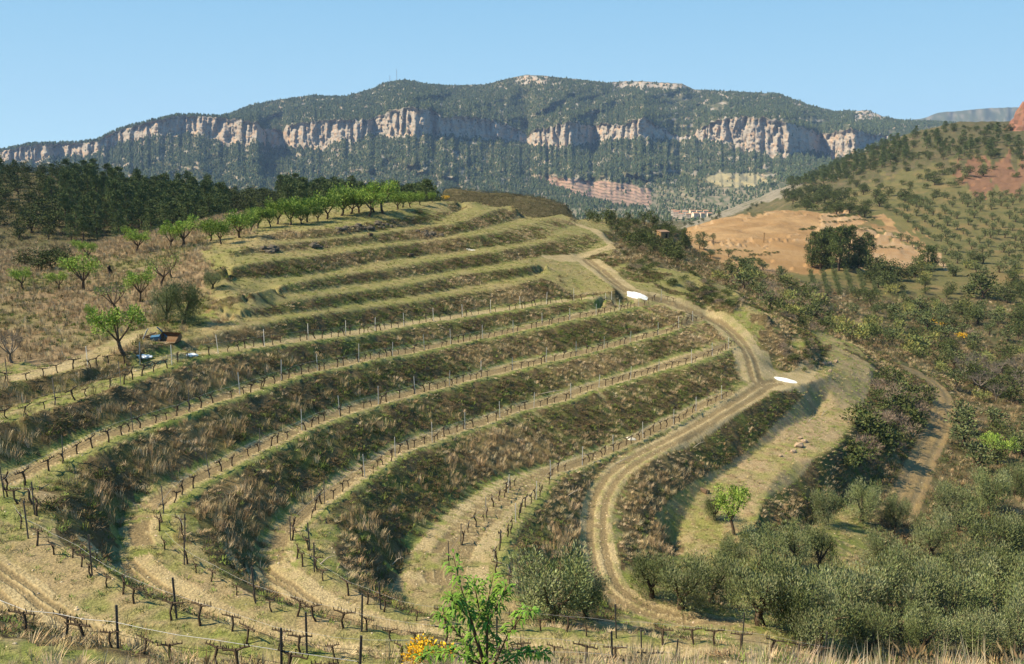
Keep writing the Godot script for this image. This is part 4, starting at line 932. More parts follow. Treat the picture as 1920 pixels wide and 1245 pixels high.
	K.twiggy = []
	for s in 3:
		var lobes := []
		for q in 13:
			var an := r.randf() * TAU
			lobes.append([Vector3(cos(an) * r.randf_range(0.3, 1.6), r.randf_range(0.9, 3.3), sin(an) * r.randf_range(0.3, 1.6)), Vector3(1.0, 0.85, 1.0) * r.randf_range(0.7, 1.1)])
		var lb := limbs(180 + s, 0.8, 0.18, 1.1, 4, 1.6, brown)
		K.oak.append([["trunk", lb[0], M.bark], ["crown", leafy(320 + s, lobes, 75, 0.3, 0.16, 0.3, [Color(0.06, 0.078, 0.028), Color(0.082, 0.098, 0.036), Color(0.048, 0.06, 0.024)]), M.leafd]])
		lobes = []
		for q in 8:
			var an := r.randf() * TAU
			lobes.append([Vector3(cos(an) * r.randf_range(0.1, 0.75), r.randf_range(0.3, 1.0), sin(an) * r.randf_range(0.1, 0.75)), Vector3(0.5, 0.45, 0.5) * r.randf_range(0.7, 1.1)])
		K.shrub.append([["foliage", leafy(340 + s, lobes, 52, 0.2, 0.09, 0.6, [Color(0.075, 0.09, 0.033), Color(0.055, 0.072, 0.025), Color(0.1, 0.115, 0.045)]), M.leafd]])
		K.twiggy.append([["foliage", leafy(370 + s, lobes, 60, 0.3, 0.022, 0.9, [Color(0.2, 0.15, 0.12), Color(0.16, 0.125, 0.1), Color(0.23, 0.18, 0.13)]), M.leafd]])
		K.pale.append([["foliage", leafy(360 + s, lobes, 52, 0.22, 0.07, 0.8, [Color(0.17, 0.19, 0.065), Color(0.21, 0.205, 0.065), Color(0.14, 0.16, 0.06)]), M.leafd]])
		K.broom.append([["foliage", leafy(380 + s, lobes, 45, 0.17, 0.09, 0.7, [Color(0.62, 0.36, 0.015), Color(0.55, 0.33, 0.02), Color(0.16, 0.18, 0.04)]), M.leafd]])
	stage("plant kinds")

func plant(kind: String, called: String, label: String, category: String, group: String, p: Vector3, h: float, natural: float, wide := 1.0) -> Node3D:
	var vs: Array = K[kind]
	var s := h / natural
	var bs := Basis(Vector3.UP, rng.randf() * TAU).scaled(Vector3(s * wide, s, s * wide))
	return spawn(called, label, category, group, vs[rng.randi() % vs.size()], Transform3D(bs, p))

func px_height(p: Vector3, hpx: float) -> float:       # metres that show hpx tall at p
	return hpx * (-p.y * sn - p.z * cs) / FO / 0.97
# ---------------------------------------------------------------- vines, stakes, hoses
func resample(l: PackedVector3Array, step: float) -> PackedVector3Array:
	var o := PackedVector3Array()
	var acc := 0.0
	for k in l.size() - 1:
		var a := l[k]
		var b := l[k + 1]
		var ln := Vector2(b.x - a.x, b.z - a.z).length()
		while acc <= ln and ln > 0.0:
			o.append(a.lerp(b, acc / ln))
			acc += step
		acc -= ln
	return o

func vineyard() -> void:
	var dark := Color(0.055, 0.04, 0.03)
	var dark2 := Color(0.09, 0.068, 0.05)
	var trunks := []
	var arms := []
	var near_arms := []
	var r := RandomNumberGenerator.new()
	r.seed = 55
	for s in 5:
		var b := MB.new()
		var top := Vector3(r.randf_range(-0.08, 0.08), 0.62, r.randf_range(-0.06, 0.06))
		b.tube(PackedVector3Array([Vector3(0, -0.15, 0), Vector3(0.0, 0.05, 0), Vector3(r.randf_range(-0.08, 0.08), 0.3, r.randf_range(-0.05, 0.05)), top, top + Vector3(0, 0.07, 0)]), PackedFloat32Array([0.06, 0.05, 0.04, 0.055, 0.03]), 6, dark, dark2)
		trunks.append(b.mesh())
		for sd in [-1.0, 1.0]:
			var c := MB.new()
			var e := top + Vector3(sd * r.randf_range(0.36, 0.52), r.randf_range(-0.02, 0.12), r.randf_range(-0.05, 0.05))
			c.tube(PackedVector3Array([top, top.lerp(e, 0.5) + Vector3(0, r.randf_range(0.0, 0.06), 0), e]), PackedFloat32Array([0.04, 0.034, 0.022]), 5, dark, dark2)
			for q in 3:
				var o := top.lerp(e, 0.3 + q * 0.33)
				c.tube(PackedVector3Array([o, o + Vector3(r.randf_range(-0.05, 0.05), r.randf_range(0.08, 0.2), r.randf_range(-0.04, 0.04))]), PackedFloat32Array([0.022, 0.013]), 4, dark2, dark)
			arms.append(c.mesh())
			var bare := MB.new()
			bare.tube(PackedVector3Array([top, top.lerp(e, 0.5) + Vector3(0, 0.03, 0), e]), PackedFloat32Array([0.04, 0.034, 0.022]), 5, dark, dark2)
			var sp := []
			for q in 3:
				var o := top.lerp(e, 0.3 + q * 0.33)
				var sm := MB.new()
				sm.tube(PackedVector3Array([o, o + Vector3(r.randf_range(-0.05, 0.05), r.randf_range(0.1, 0.24), r.randf_range(-0.04, 0.04))]), PackedFloat32Array([0.022, 0.011]), 5, dark2, dark)
				sp.append(sm.mesh())
			near_arms.append([bare.mesh(), sp])
	var whole := []
	for s in 5:
		var st := SurfaceTool.new()
		for m in [trunks[s], arms[s * 2], arms[s * 2 + 1]]:
			st.append_from(m, 0, Transform3D())
		whole.append(st.commit())
	# a stake of folded steel: an angle profile with a bevelled head
	var pm := MB.new()
	var prof := [Vector2(-0.03, -0.025), Vector2(0.03, -0.025), Vector2(0.03, -0.012), Vector2(-0.015, -0.012), Vector2(-0.015, 0.035), Vector2(-0.03, 0.035)]
	var pc := Color(0.13, 0.125, 0.12)
	for q in 6:
		var a: Vector2 = prof[q]
		var b2: Vector2 = prof[(q + 1) % 6]
		pm.quad(Vector3(a.x, -0.3, a.y), Vector3(a.x, 1.66, a.y), Vector3(b2.x, 1.66, b2.y), Vector3(b2.x, -0.3, b2.y), pc)
	for q in range(1, 5):
		var a: Vector2 = prof[0]
		var b3: Vector2 = prof[q]
		var c3: Vector2 = prof[q + 1]
		pm.tri(Vector3(a.x, 1.66, a.y), Vector3(c3.x, 1.66, c3.y), Vector3(b3.x, 1.66, b3.y), pc)
	var stake := pm.mesh()
	var rows := [
		# line, inward shift, what tells the row apart, stake spacing
		["b", 0.55, "on the terrace below the rusty scoop and the olive pair"],
		["a", 0.4, "along the dirt road below the dry field"],
		["c", 0.55, "on the terrace ending at the upper white patch"],
		["cn", -0.5, "round the outermost bend above the others"],
		["d", 0.55, "on the second looping terrace above the stony track"],
		["dn", -0.5, "round the second bend, below the outermost row"],
		["e", 0.55, "on the third looping terrace, below two others"],
		["en", -0.5, "round the third bend towards the lone dark olive"],
		["f", 0.5, "on the lowest terrace beside the winding track"],
		["f2", 0.0, "in the short inner row of the lowest terrace"],
		["n", -0.4, "in the short row on the grass by the loose wires"],
	]
	L.f2 = line(27, [[965, 909], [957, 919], [935, 940], [920, 955], [900, 980], [885, 995], [865, 1022], [850, 1045], [838, 1075]])
	for k in L.f2.size():
		var p := pix(L.f2[k])
		L.f2[k] = hit(p.x, p.y, 45.0)
	var all := []
	for q in rows:
		var l: PackedVector3Array = L[q[0]]
		var ol := offset_line(l, q[1], 0.0)
		var vs := resample(ol, 1.22)
		var hose := PackedVector3Array()
		for k in vs.size():
			var p := on_ground(vs[k])
			var px := pix(p)
			if px.x < -60 or px.x > 1960 or px.y > 1330:
				continue
			var t := vs[mini(k + 1, vs.size() - 1)] - vs[maxi(k - 1, 0)]
			var yaw := atan2(-t.z, t.x) + rng.randf_range(-0.25, 0.25)
			hose.append(p + Vector3(0, 0.5 + rng.randf_range(-0.05, 0.03), 0))
			if rng.randf() < 0.9:
				all.append([-p.z, p + Vector3(rng.randf_range(-0.22, 0.22), 0, rng.randf_range(-0.22, 0.22)), yaw, q[2], rng.randi() % 5, rng.randf_range(0.72, 1.25), q[0]])
			if k % 5 == 2 or k == vs.size() - 1:
				var hs := rng.randf_range(0.92, 1.12)
				var xf := Transform3D(Basis.from_euler(Vector3(rng.randf_range(-0.06, 0.06), yaw, rng.randf_range(-0.06, 0.06))).scaled(Vector3(1.0, hs, 1.0)), p + Vector3(rng.randf_range(-0.1, 0.1), 0, rng.randf_range(-0.1, 0.1)))
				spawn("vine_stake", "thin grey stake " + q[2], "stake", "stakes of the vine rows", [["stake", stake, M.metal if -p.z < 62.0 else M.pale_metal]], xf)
		if hose.size() > 3:
			var hb := MB.new()
			var rad := PackedFloat32Array()
			rad.resize(hose.size())
			rad.fill(0.009)
			hb.tube(hose, rad, 4, Color(0.02, 0.02, 0.02), Color(0.025, 0.025, 0.025))
			var w := hose.duplicate()
			var rw := rad.duplicate()
			rw.fill(0.011 if q[0] == "n" else 0.005)
			for k in w.size():
				w[k] += Vector3(0, 0.42, 0)
			var o := spawn("drip_hose", "black hose of the row " + q[2], "hose", "hoses of the vine rows", [["hose", hb.mesh(), M.plain]], Transform3D())
			var wb := MB.new()
			wb.tube(w, rw, 3, Color(0.45, 0.45, 0.45), Color(0.45, 0.45, 0.45))
			spawn("trellis_wire", "thin wire of the row " + q[2], "wire", "wires of the vine rows", [["wire", wb.mesh(), M.metal]], Transform3D())
	all.sort_custom(func(a, b): return a[0] < b[0])
	var xfs := []
	for k in all.size():
		var a: Array = all[k]
		var xf := Transform3D(Basis.from_euler(Vector3(rng.randf_range(-0.14, 0.14), a[2], rng.randf_range(-0.2, 0.2))).scaled(Vector3(a[5], a[5], a[5])), on_ground(a[1]))
		if k < 90:
			var s: int = a[4]
			var o := spawn("grape_vine", "leafless pruned vine " + a[3], "vine", "pruned vines, row " + a[6], [["trunk", trunks[s], M.bark], ["arm", near_arms[s * 2][0], M.bark], ["arm", near_arms[s * 2 + 1][0], M.bark]], xf)
			for w in 2:
				for m in near_arms[s * 2 + w][1]:
					node_mesh("spur", m, M.bark, o.get_child(1 + w))
		elif k < 300:
			var s: int = a[4]
			spawn("grape_vine", "leafless pruned vine " + a[3], "vine", "pruned vines, row " + a[6], [["trunk", trunks[s], M.bark], ["arm", arms[s * 2], M.bark], ["arm", arms[s * 2 + 1], M.bark]], xf)
		else:
			xfs.append(xf)
	var cols := PackedColorArray()
	cols.resize(xfs.size())
	cols.fill(Color(1, 1, 1))
	scatter("far_vines", "small leafless vines on the farther terraces", "vines", whole[1], M.bark, xfs, cols)
	stage("vines %d" % all.size())
# ---------------------------------------------------------------- grass and herbs
func tuft(sd: int, blades: int, h: float, spread: float, w: float, bend: float) -> ArrayMesh:
	var r := RandomNumberGenerator.new()
	r.seed = sd
	var b := MB.new()
	for k in blades:
		var an := r.randf() * TAU
		var o := Vector3(cos(an), 0, sin(an))
		var p := o * spread * r.randf() + Vector3(0, -0.04, 0)
		var hh := h * r.randf_range(0.55, 1.1)
		var tip := p + Vector3.UP * hh + o * bend * hh * r.randf_range(0.2, 1.2)
		var mid := p.lerp(tip, 0.55) + Vector3.UP * hh * 0.1
		var sd2 := Vector3(-o.z, 0, o.x) * w * 0.5
		var c := jitter(r, Color(0.9, 0.9, 0.9), 0.25)
		b.quad(p - sd2, mid - sd2 * 0.8, mid + sd2 * 0.8, p + sd2, c)
		b.tri(mid - sd2 * 0.8, tip, mid + sd2 * 0.8, c)
	return b.mesh()

func herb(sd: int, leaves: int) -> ArrayMesh:
	var r := RandomNumberGenerator.new()
	r.seed = sd
	var b := MB.new()
	for k in leaves:
		var dv := rv(r)
		dv.y = absf(dv.y)
		var p := dv * Vector3(0.28, 0.3, 0.28) * r.randf_range(0.3, 1.0)
		b.leaf(p, (dv + Vector3.UP * 0.5 + rv(r) * 0.6).normalized(), rv(r).cross(dv).normalized(), 0.17 * r.randf_range(0.6, 1.4), 0.035, jitter(r, Color(0.9, 0.9, 0.9), 0.3))
	return b.mesh()

func grasses() -> void:
	var dry := [[], PackedColorArray()]
	var green := [[], PackedColorArray()]
	var brush := [[], PackedColorArray()]
	var stones := [[], PackedColorArray()]
	var stalks := [[], PackedColorArray()]
	var straw := [Color(0.4, 0.31, 0.18), Color(0.33, 0.245, 0.14), Color(0.27, 0.195, 0.11), Color(0.45, 0.36, 0.23)]
	var greens := [Color(0.125, 0.17, 0.04), Color(0.17, 0.21, 0.055), Color(0.1, 0.135, 0.035)]
	var browns := [Color(0.14, 0.1, 0.055), Color(0.09, 0.085, 0.038), Color(0.2, 0.145, 0.08), Color(0.075, 0.095, 0.032)]
	var r := RandomNumberGenerator.new()
	r.seed = 77
	for j in range(1, NV - 1):
		var d := DR[j]
		if d < 9.0 or d > 262.0:
			continue
		var du := d * 2.0 * UM / (NU - 1)
		var dd := (DR[j + 1] - DR[j - 1]) * 0.5
		var area := du * dd
		for i in range(1, NU - 1):
			var k := j * NU + i
			var c := CLS[k]
			var dens := 0.0
			match c:
				2: dens = 5.5
				3: dens = 3.2
				0: dens = 2.4
				6: dens = 1.5
				14: dens = 2.2
				15: dens = 2.2
				11: dens = 7.0
				1: dens = 2.4 if d < 90.0 else 0.9
				13: dens = 1.5 if d < 90.0 else 0.3
				5: dens = 1.2
				7: dens = 0.5
				12: dens = 0.25
			if d > 120.0:
				dens *= 0.75
			if d > 190.0:
				dens *= 0.5
			var e := dens * area
			if r.randf() > e:
				continue
			var x := (-UM + 2.0 * UM * (i + r.randf_range(-0.5, 0.5)) / (NU - 1)) * d
			var z := -(d + dd * r.randf_range(-0.5, 0.5))
			var p := Vector3(x, hgt(x, z), z)
			var q := pix(p)
			if q.x < -70 or q.x > 1990 or q.y > 1400:
				continue
			var a := n_big.get_noise_2d(x, -z)
			var b := n_mid.get_noise_2d(x * 3.0, -z * 3.0)
			var s := r.randf_range(0.6, 1.25)
			if d > 120.0:
				s *= 1.15
			var bs := Basis.from_euler(Vector3(r.randf_range(-0.25, 0.25), r.randf() * TAU, r.randf_range(-0.25, 0.25)))
			var u := r.randf()
			if c == 2:        # short on the lip of a bank, where it is trodden and mown
				var gx := hgt(x + 0.3, z) - hgt(x - 0.3, z)
				var gz := hgt(x, z + 0.3) - hgt(x, z - 0.3)
				var gl := maxf(sqrt(gx * gx + gz * gz), 0.001)
				var ux := x + gx / gl * 1.1
				var uz := z + gz / gl * 1.1
				var uc := CLS[clampi(int(roundf(row_of(-uz))), 0, NV - 1) * NU + clampi(int(roundf(col_of(ux / -uz))), 0, NU - 1)]
				s *= 0.85
				bs = bs.scaled(Vector3(1.15, 0.34 if uc != 2 else 0.8, 1.15))
			match c:
				2:
					if b + a * 1.2 + r.randf_range(-0.25, 0.25) > 0.06:
						dry[0].append(Transform3D(bs * Basis.from_scale(Vector3(s * 1.1, s * (1.75 if d < 82.0 and b > 0.05 else 0.95), s * 1.1)), p))
						dry[1].append(jitter(r, straw[r.randi() % 4], 0.2))
					elif u < 0.36:
						green[0].append(Transform3D(bs.scaled(Vector3(s, s * 1.1, s) * 1.25), p))
						green[1].append(jitter(r, greens[r.randi() % 3], 0.2))
					else:
						brush[0].append(Transform3D(bs.scaled(Vector3(s, s, s) * 1.35), p))
						brush[1].append(jitter(r, browns[r.randi() % 4], 0.25))
				3, 11:
					var tall := 1.0
					if c == 11 and u < 0.6:
						stalks[0].append(Transform3D(bs.scaled(Vector3(s, s, s)), p))
						stalks[1].append(jitter(r, [Color(0.42, 0.36, 0.27), Color(0.36, 0.28, 0.19), Color(0.5, 0.43, 0.32)][r.randi() % 3], 0.2))
					elif c == 11:
						green[0].append(Transform3D(bs.scaled(Vector3(s, s * 0.7, s) * 0.7), p))
						green[1].append(jitter(r, greens[r.randi() % 3], 0.2))
					elif u < 0.78 - a:
						dry[0].append(Transform3D(bs.scaled(Vector3(s, s * tall, s)), p))
						dry[1].append(jitter(r, straw[r.randi() % 4], 0.2))
					elif u < 0.95:
						green[0].append(Transform3D(bs.scaled(Vector3(s, s, s)), p))
						green[1].append(jitter(r, greens[r.randi() % 3], 0.2))
					else:
						brush[0].append(Transform3D(bs.scaled(Vector3(s, s, s) * 1.3), p))
						brush[1].append(jitter(r, browns[r.randi() % 4], 0.2))
				1, 12, 13:
					if u < 0.72:
						stones[0].append(Transform3D(bs.scaled(Vector3(s, s * 0.6, s) * lerpf(0.07, 0.2, r.randf() * r.randf())), p))
						stones[1].append(jitter(r, Color(0.42, 0.34, 0.23), 0.25))
					else:
						green[0].append(Transform3D(bs.scaled(Vector3(s, s * 0.45, s) * 0.7), p))
						green[1].append(jitter(r, Color(0.2, 0.21, 0.065), 0.25))
				5:
					if u < 0.5:
						brush[0].append(Transform3D(bs.scaled(Vector3(s, s, s) * 1.9), p))
						brush[1].append(jitter(r, browns[r.randi() % 4], 0.2))
					else:
						dry[0].append(Transform3D(bs.scaled(Vector3(s, s * 0.8, s) * 1.3), p))
						dry[1].append(jitter(r, straw[r.randi() % 4], 0.2))
				7:
					brush[0].append(Transform3D(bs.scaled(Vector3(s, s, s) * 1.3), p))
					brush[1].append(jitter(r, Color(0.08, 0.085, 0.035), 0.2))
				_:
					if u < 0.1:
						stones[0].append(Transform3D(bs.scaled(Vector3(s, s * 0.6, s) * 0.13), p))
						stones[1].append(jitter(r, Color(0.42, 0.34, 0.23), 0.25))
					elif u < 0.55 - a * 0.8:
						green[0].append(Transform3D(bs.scaled(Vector3(s, s * 0.5, s) * 0.9), p))
						green[1].append(jitter(r, Color(0.19, 0.215, 0.06) if c == 6 else Color(0.17, 0.22, 0.055), 0.25))
					else:
						dry[0].append(Transform3D(bs.scaled(Vector3(s, s * 0.42, s) * 0.9), p))
						dry[1].append(jitter(r, Color(0.31, 0.255, 0.125), 0.25))
	scatter("dry_grass", "straw coloured dry grass on banks and field", "grass", tuft(1, 22, 0.58, 0.26, 0.02, 0.5), M.grass, dry[0], dry[1])
	scatter("grass_stalks", "thin dead grass stalks on the near bank", "grass", tuft(8, 26, 0.75, 0.3, 0.007, 0.28), M.grass, stalks[0], stalks[1])
	scatter("green_grass", "short green grass on terraces and banks", "grass", tuft(2, 18, 0.34, 0.24, 0.035, 0.6), M.grass, green[0], green[1])
	scatter("brushwood", "low brown and dark green herbs on the banks", "herbs", herb(3, 46), M.grass, brush[0], brush[1])
	scatter("stones", "small pale stones lying on the earth", "stones", stone_mesh(5), M.plain, stones[0], stones[1])
	# the vineyard on the back of the hill: rows too small to tell the vines apart
	var vr := [[], PackedColorArray()]
	for k in 16:
		for q in 190:
			var px := 830.0 + q * 1.28
			var d := 284.0 + k * 4.1 + 3.0 * sin(px * 0.02)
			var p := on_ground(at_d(px, d, 14.0))
			if r.randf() < 0.1:
				continue
			var s := r.randf_range(0.8, 1.5)
			vr[0].append(Transform3D(Basis(Vector3.UP, r.randf() * TAU).scaled(Vector3(s, s * 1.3, s) * 1.5), p))
			vr[1].append(jitter(r, Color(0.085, 0.075, 0.035), 0.3))
	scatter("back_vineyard", "rows of tiny vines on the slope behind the hill crest", "vines", herb(6, 24), M.grass, vr[0], vr[1])
	stage("grass %d %d %d %d" % [dry[0].size(), green[0].size(), brush[0].size(), stones[0].size()])

func stone_mesh(sd: int) -> ArrayMesh:
	var r := RandomNumberGenerator.new()
	r.seed = sd
	var s := SphereMesh.new()
	s.radius = 0.5
	s.height = 1.0
	s.radial_segments = 7
	s.rings = 4
	var arr := s.get_mesh_arrays()
	var v: PackedVector3Array = arr[Mesh.ARRAY_VERTEX]
	var n := FastNoiseLite.new()
	n.seed = sd
	n.frequency = 1.1
	for k in v.size():
		v[k] = v[k] * (1.0 + 0.55 * n.get_noise_3dv(v[k] * 1.3))
	var idx: PackedInt32Array = arr[Mesh.ARRAY_INDEX]
	var b := MB.new()
	for k in range(0, idx.size(), 3):
		b.tri(v[idx[k]], v[idx[k + 1]], v[idx[k + 2]], Color(1, 1, 1))
	return b.mesh()
# ---------------------------------------------------------------- the range behind, the valley floor
const SKYLINE := [-200, 300, 0, 283, 60, 270, 150, 268, 185, 262, 210, 248, 240, 238, 280, 228, 330, 216, 380, 217, 415, 219, 430, 215, 470, 197, 520, 187, 585, 178, 620, 180, 650, 180, 700, 165, 720, 155, 760, 149, 800, 157, 850, 160, 910, 158, 950, 148, 985, 140, 1020, 142, 1080, 148, 1140, 155, 1165, 152, 1200, 152, 1280, 157, 1300, 167, 1351, 170, 1462, 176, 1516, 196, 1563, 208, 1604, 208, 1627, 206, 1655, 218, 1692, 225, 1729, 226, 1900, 235, 2150, 240]
const CLIFF_TOP := [-200, 301, 0, 284, 60, 271, 150, 269, 185, 263, 210, 249, 240, 239, 280, 229, 330, 217, 380, 218, 418, 221, 486, 228, 489, 240, 530, 245, 540, 235, 590, 226, 640, 225, 690, 225, 734, 208, 775, 199, 788, 208, 809, 204, 829, 221, 859, 218, 893, 221, 927, 228, 977, 243, 990, 255, 998, 245, 1038, 235, 1072, 228, 1112, 238, 1129, 231, 1163, 235, 1207, 219, 1224, 231, 1257, 250, 1278, 258, 1300, 252, 1307, 245, 1347, 225, 1385, 219, 1449, 221, 1476, 231, 1516, 241, 1536, 252, 1594, 241, 1638, 252, 1661, 255, 1720, 262, 2150, 270]
const CLIFF_FOOT := [-200, 330, 0, 309, 91, 299, 162, 292, 189, 282, 236, 268, 287, 256, 331, 255, 371, 250, 422, 272, 486, 268, 500, 274, 530, 276, 540, 275, 607, 282, 640, 262, 667, 268, 691, 252, 741, 256, 782, 255, 842, 253, 910, 262, 988, 268, 998, 275, 1072, 275, 1112, 272, 1146, 258, 1193, 258, 1247, 258, 1278, 264, 1300, 258, 1314, 260, 1364, 268, 1408, 285, 1469, 295, 1516, 285, 1567, 294, 1590, 292, 1634, 272, 1661, 262, 1720, 268, 2150, 276]
const FOOT := [-200, 375, 500, 375, 830, 380, 900, 386, 1250, 392, 1330, 385, 1400, 372, 1480, 350, 1560, 330, 1700, 300, 2150, 300]
# how far each stretch of cliff stands forward (-) or back (+)
const STAND := [-200, 60, 0, 0, 90, -30, 110, 10, 185, -40, 215, 10, 250, -25, 300, -45, 340, -10, 418, -30, 484, -80, 500, 60, 528, 80, 545, 20, 640, -30, 690, -40, 700, -10, 780, -110, 800, -90, 812, -60, 830, -70, 860, -20, 985, 90, 994, 70, 1002, 20, 1070, -50, 1085, -20, 1115, 60, 1130, 20, 1205, -40, 1230, 0, 1270, 50, 1300, 40, 1350, -10, 1400, -40, 1475, -90, 1500, -50, 1540, 90, 1550, 60, 1600, -20, 1625, 20, 1660, 70, 2150, 80]

func at(tbl: Array, x: float) -> float:
	for k in range(0, tbl.size() - 2, 2):
		if x <= tbl[k + 2]:
			return lerpf(tbl[k + 1], tbl[k + 3], clampf((x - tbl[k]) / (tbl[k + 2] - tbl[k]), 0.0, 1.0))
	return tbl[-1]

func inside(px: float, py: float, poly: PackedVector2Array) -> bool:
	return Geometry2D.is_point_in_polygon(Vector2(px, py), poly)

func range_behind() -> void:
	var red := PackedVector2Array([Vector2(1003, 331), Vector2(1050, 334), Vector2(1180, 345), Vector2(1240, 362), Vector2(1290, 378), Vector2(1250, 390), Vector2(1150, 383), Vector2(1110, 372), Vector2(1040, 350)])
	var field := PackedVector2Array([Vector2(1322, 334), Vector2(1345, 325), Vector2(1412, 321), Vector2(1448, 345), Vector2(1400, 352), Vector2(1350, 350)])
	var step := 2.5
	var ncol := int(2260 / step)
	var seg := [14, 70, 46, 60, 3]
	var nrow := 1
	for s in seg:
		nrow += s
	var P := PackedVector3Array()
	var C := PackedColorArray()
	P.resize(ncol * nrow)
	C.resize(ncol * nrow)
	var Q := PackedVector2Array()
	Q.resize(ncol * nrow)
	var W := PackedByteArray()      # wooded?
	W.resize(ncol * nrow)
	var rib := FastNoiseLite.new()
	rib.seed = 12
	rib.frequency = 0.03
	rib.fractal_type = FastNoiseLite.FRACTAL_RIDGED
	rib.fractal_octaves = 4
	for i in ncol:
		var px := -170.0 + i * step
		var ys := at(SKYLINE, px)
		var yt := maxf(at(CLIFF_TOP, px) + 6.0 * n_mid.get_noise_2d(px * 1.3, 3.0), ys + 0.5)
		var yb := maxf(at(CLIFF_FOOT, px) + 11.0 * n_mid.get_noise_2d(px * 0.9, 9.0), yt + 2.0)
		var yf := at(FOOT, px)
		ys += 1.2 * n_mid.get_noise_2d(px * 1.2, 50.0)
		var st := at(STAND, px)
		var df := 2050.0 + 60.0 * n_big.get_noise_2d(px * 0.2, 1.0)
		var db := 2880.0 + st * 1.45
		var dt := db + 26.0
		var dr := 3600.0 + 130.0 * n_big.get_noise_2d(px * 0.15, 7.0)
		if yt - ys < 6.0:
			dr = dt + 30.0 + (yt - ys) * 30.0
		var ys2 := minf(ys, yt - 0.3)
		var row := 0
		for s in 5:
			for q in seg[s] + (1 if s == 4 else 0):
				var t: float = float(q) / float(seg[s])
				var k := row * ncol + i
				var py := 0.0
				var d := 0.0
				var rock := 0.0
				if s == 0:
					d = lerpf(1180.0, df, t)
					var h0 := 96.0
					var rr := ray(px, yf)
					var hf := -rr.y * df
					var hh := lerpf(h0, hf, t)
					P[k] = at_d(px, d, hh)
					py = pix(P[k]).y
				else:
					if s == 1:
						py = lerpf(yf, yb, t)
						var g := n_big.get_noise_2d(px * 0.3 + t * 45.0, py * 0.45) * 130.0 + n_mid.get_noise_2d(px * 0.4 + py * 0.6, py * 0.4) * 22.0
						d = lerpf(df, db, pow(t, 0.85)) + g * sin(PI * t) * 0.8
					elif s == 2:
						py = lerpf(yb, yt, t)
						var fl := rib.get_noise_2d(px * 1.3, py * 0.22) * 26.0 + rib.get_noise_2d(px * 4.0, py * 0.5) * 11.0
						var led := n_mid.get_noise_2d(px * 0.35, py * 1.1) * 5.0
						d = lerpf(db, dt, t) + (fl + led) * minf(1.0, minf(t, 1.0 - t) * 8.0)
						rock = 1.0 if n_mid.get_noise_2d(px * 1.1 + 300.0, py * 2.2) + 0.35 * sin(PI * t) > -0.2 else 0.35
					elif s == 3:
						py = lerpf(yt, ys2, t)
						d = lerpf(dt, dr, pow(t, 1.1)) + (n_big.get_noise_2d(px * 0.3 - t * 30.0, 40.0 + py * 0.45) * 130.0 + n_mid.get_noise_2d(px * 0.4 - py * 0.5, py * 0.4) * 25.0) * sin(PI * t) * clampf((yt - ys2) / 40.0, 0.0, 1.0)
						# the caps of rock along the top
						if (px > 965 and px < 1030 and py < 158 or px > 1148 and px < 1290 and py < 166 or px > 1600 and px < 1660 and py < 225) and n_mid.get_noise_2d(px * 0.8, py * 2.0) > -0.15:
							rock = 1.0
						if n_mid.get_noise_2d(px * 0.5, py * 1.3) > 0.36:
							rock = 0.8
					else:
						py = ys2
						d = dr
					P[k] = ray(px, py) * d
					if s == 4:
						P[k] += Vector3(0, -170.0 * t, -500.0 * t)
				Q[k] = Vector2(px, py)
				var b := n_mid.get_noise_2d(px * 0.9, py * 1.6)
				var c := Color(0.075, 0.085, 0.042).lerp(Color(0.17, 0.15, 0.095), clampf(0.15 + b * 1.6, 0.0, 1.0))
				W[k] = 1
				if s == 1 and n_mid.get_noise_2d(px * 0.4, py * 0.8 + 80.0) > 0.33:
					rock = 0.6
				if rock > 0.0:
					var sx := n_mid.get_noise_2d(px * 2.6, py * 0.5)
					var lime := Color(0.4, 0.35, 0.295).lerp(Color(0.35, 0.31, 0.265), clampf(0.5 + sx, 0.0, 1.0))
					lime = lime.lerp(Color(0.5, 0.31, 0.18), clampf(n_mid.get_noise_2d(px * 1.6 + 90.0, py * 0.9) * 1.7 - 0.12 + (0.2 if px < 640 else 0.0), 0.0, 0.7))
					c = c.lerp(lime, rock)
					W[k] = 0 if rock > 0.9 else 2
				if py > 325.0 and s < 2:
					if inside(px + 9.0 * n_mid.get_noise_2d(px * 0.5, py * 2.0), py + 3.0 * n_mid.get_noise_2d(px * 0.6 + 70.0, py), red):
						c = Color(0.36, 0.23, 0.17).lerp(Color(0.28, 0.2, 0.15), clampf(0.5 + b * 2.0, 0.0, 1.0))
						if fmod(py + 5.0 * n_big.get_noise_2d(px * 0.5, 2.0) + px * -0.16 + 900.0, 6.0) < 1.6 + n_mid.get_noise_2d(px * 0.8, py):
							c = Color(0.13, 0.1, 0.07)
						W[k] = 0
					elif inside(px + 8.0 * n_mid.get_noise_2d(px * 0.5, py * 2.0), py + 3.0 * n_mid.get_noise_2d(px * 0.6 + 70.0, py), field):
						c = Color(0.3, 0.26, 0.15)
						W[k] = 0
				if s == 0 or py > 352.0 and px > 1220 and px < 1480:
					c = Color(0.24, 0.2, 0.14).lerp(Color(0.12, 0.13, 0.07), clampf(0.5 + b * 2.0, 0.0, 1.0))
					W[k] = 2
				C[k] = c
				row += 1
	var N := PackedVector3Array()
	N.resize(ncol * nrow)
	var ix := PackedInt32Array()
	for j in nrow:
		for i in ncol:
			var k := j * ncol + i
			var a := P[k + 1] if i < ncol - 1 else P[k]
			var b := P[k - 1] if i > 0 else P[k]
			var f := P[k + ncol] if j < nrow - 1 else P[k]
			var g := P[k - ncol] if j > 0 else P[k]
			N[k] = (a - b).cross(f - g).normalized()
			if i < ncol - 1 and j < nrow - 1:
				ix.append_array(PackedInt32Array([k, k + ncol, k + 1, k + 1, k + ncol, k + ncol + 1]))
	var arr := []
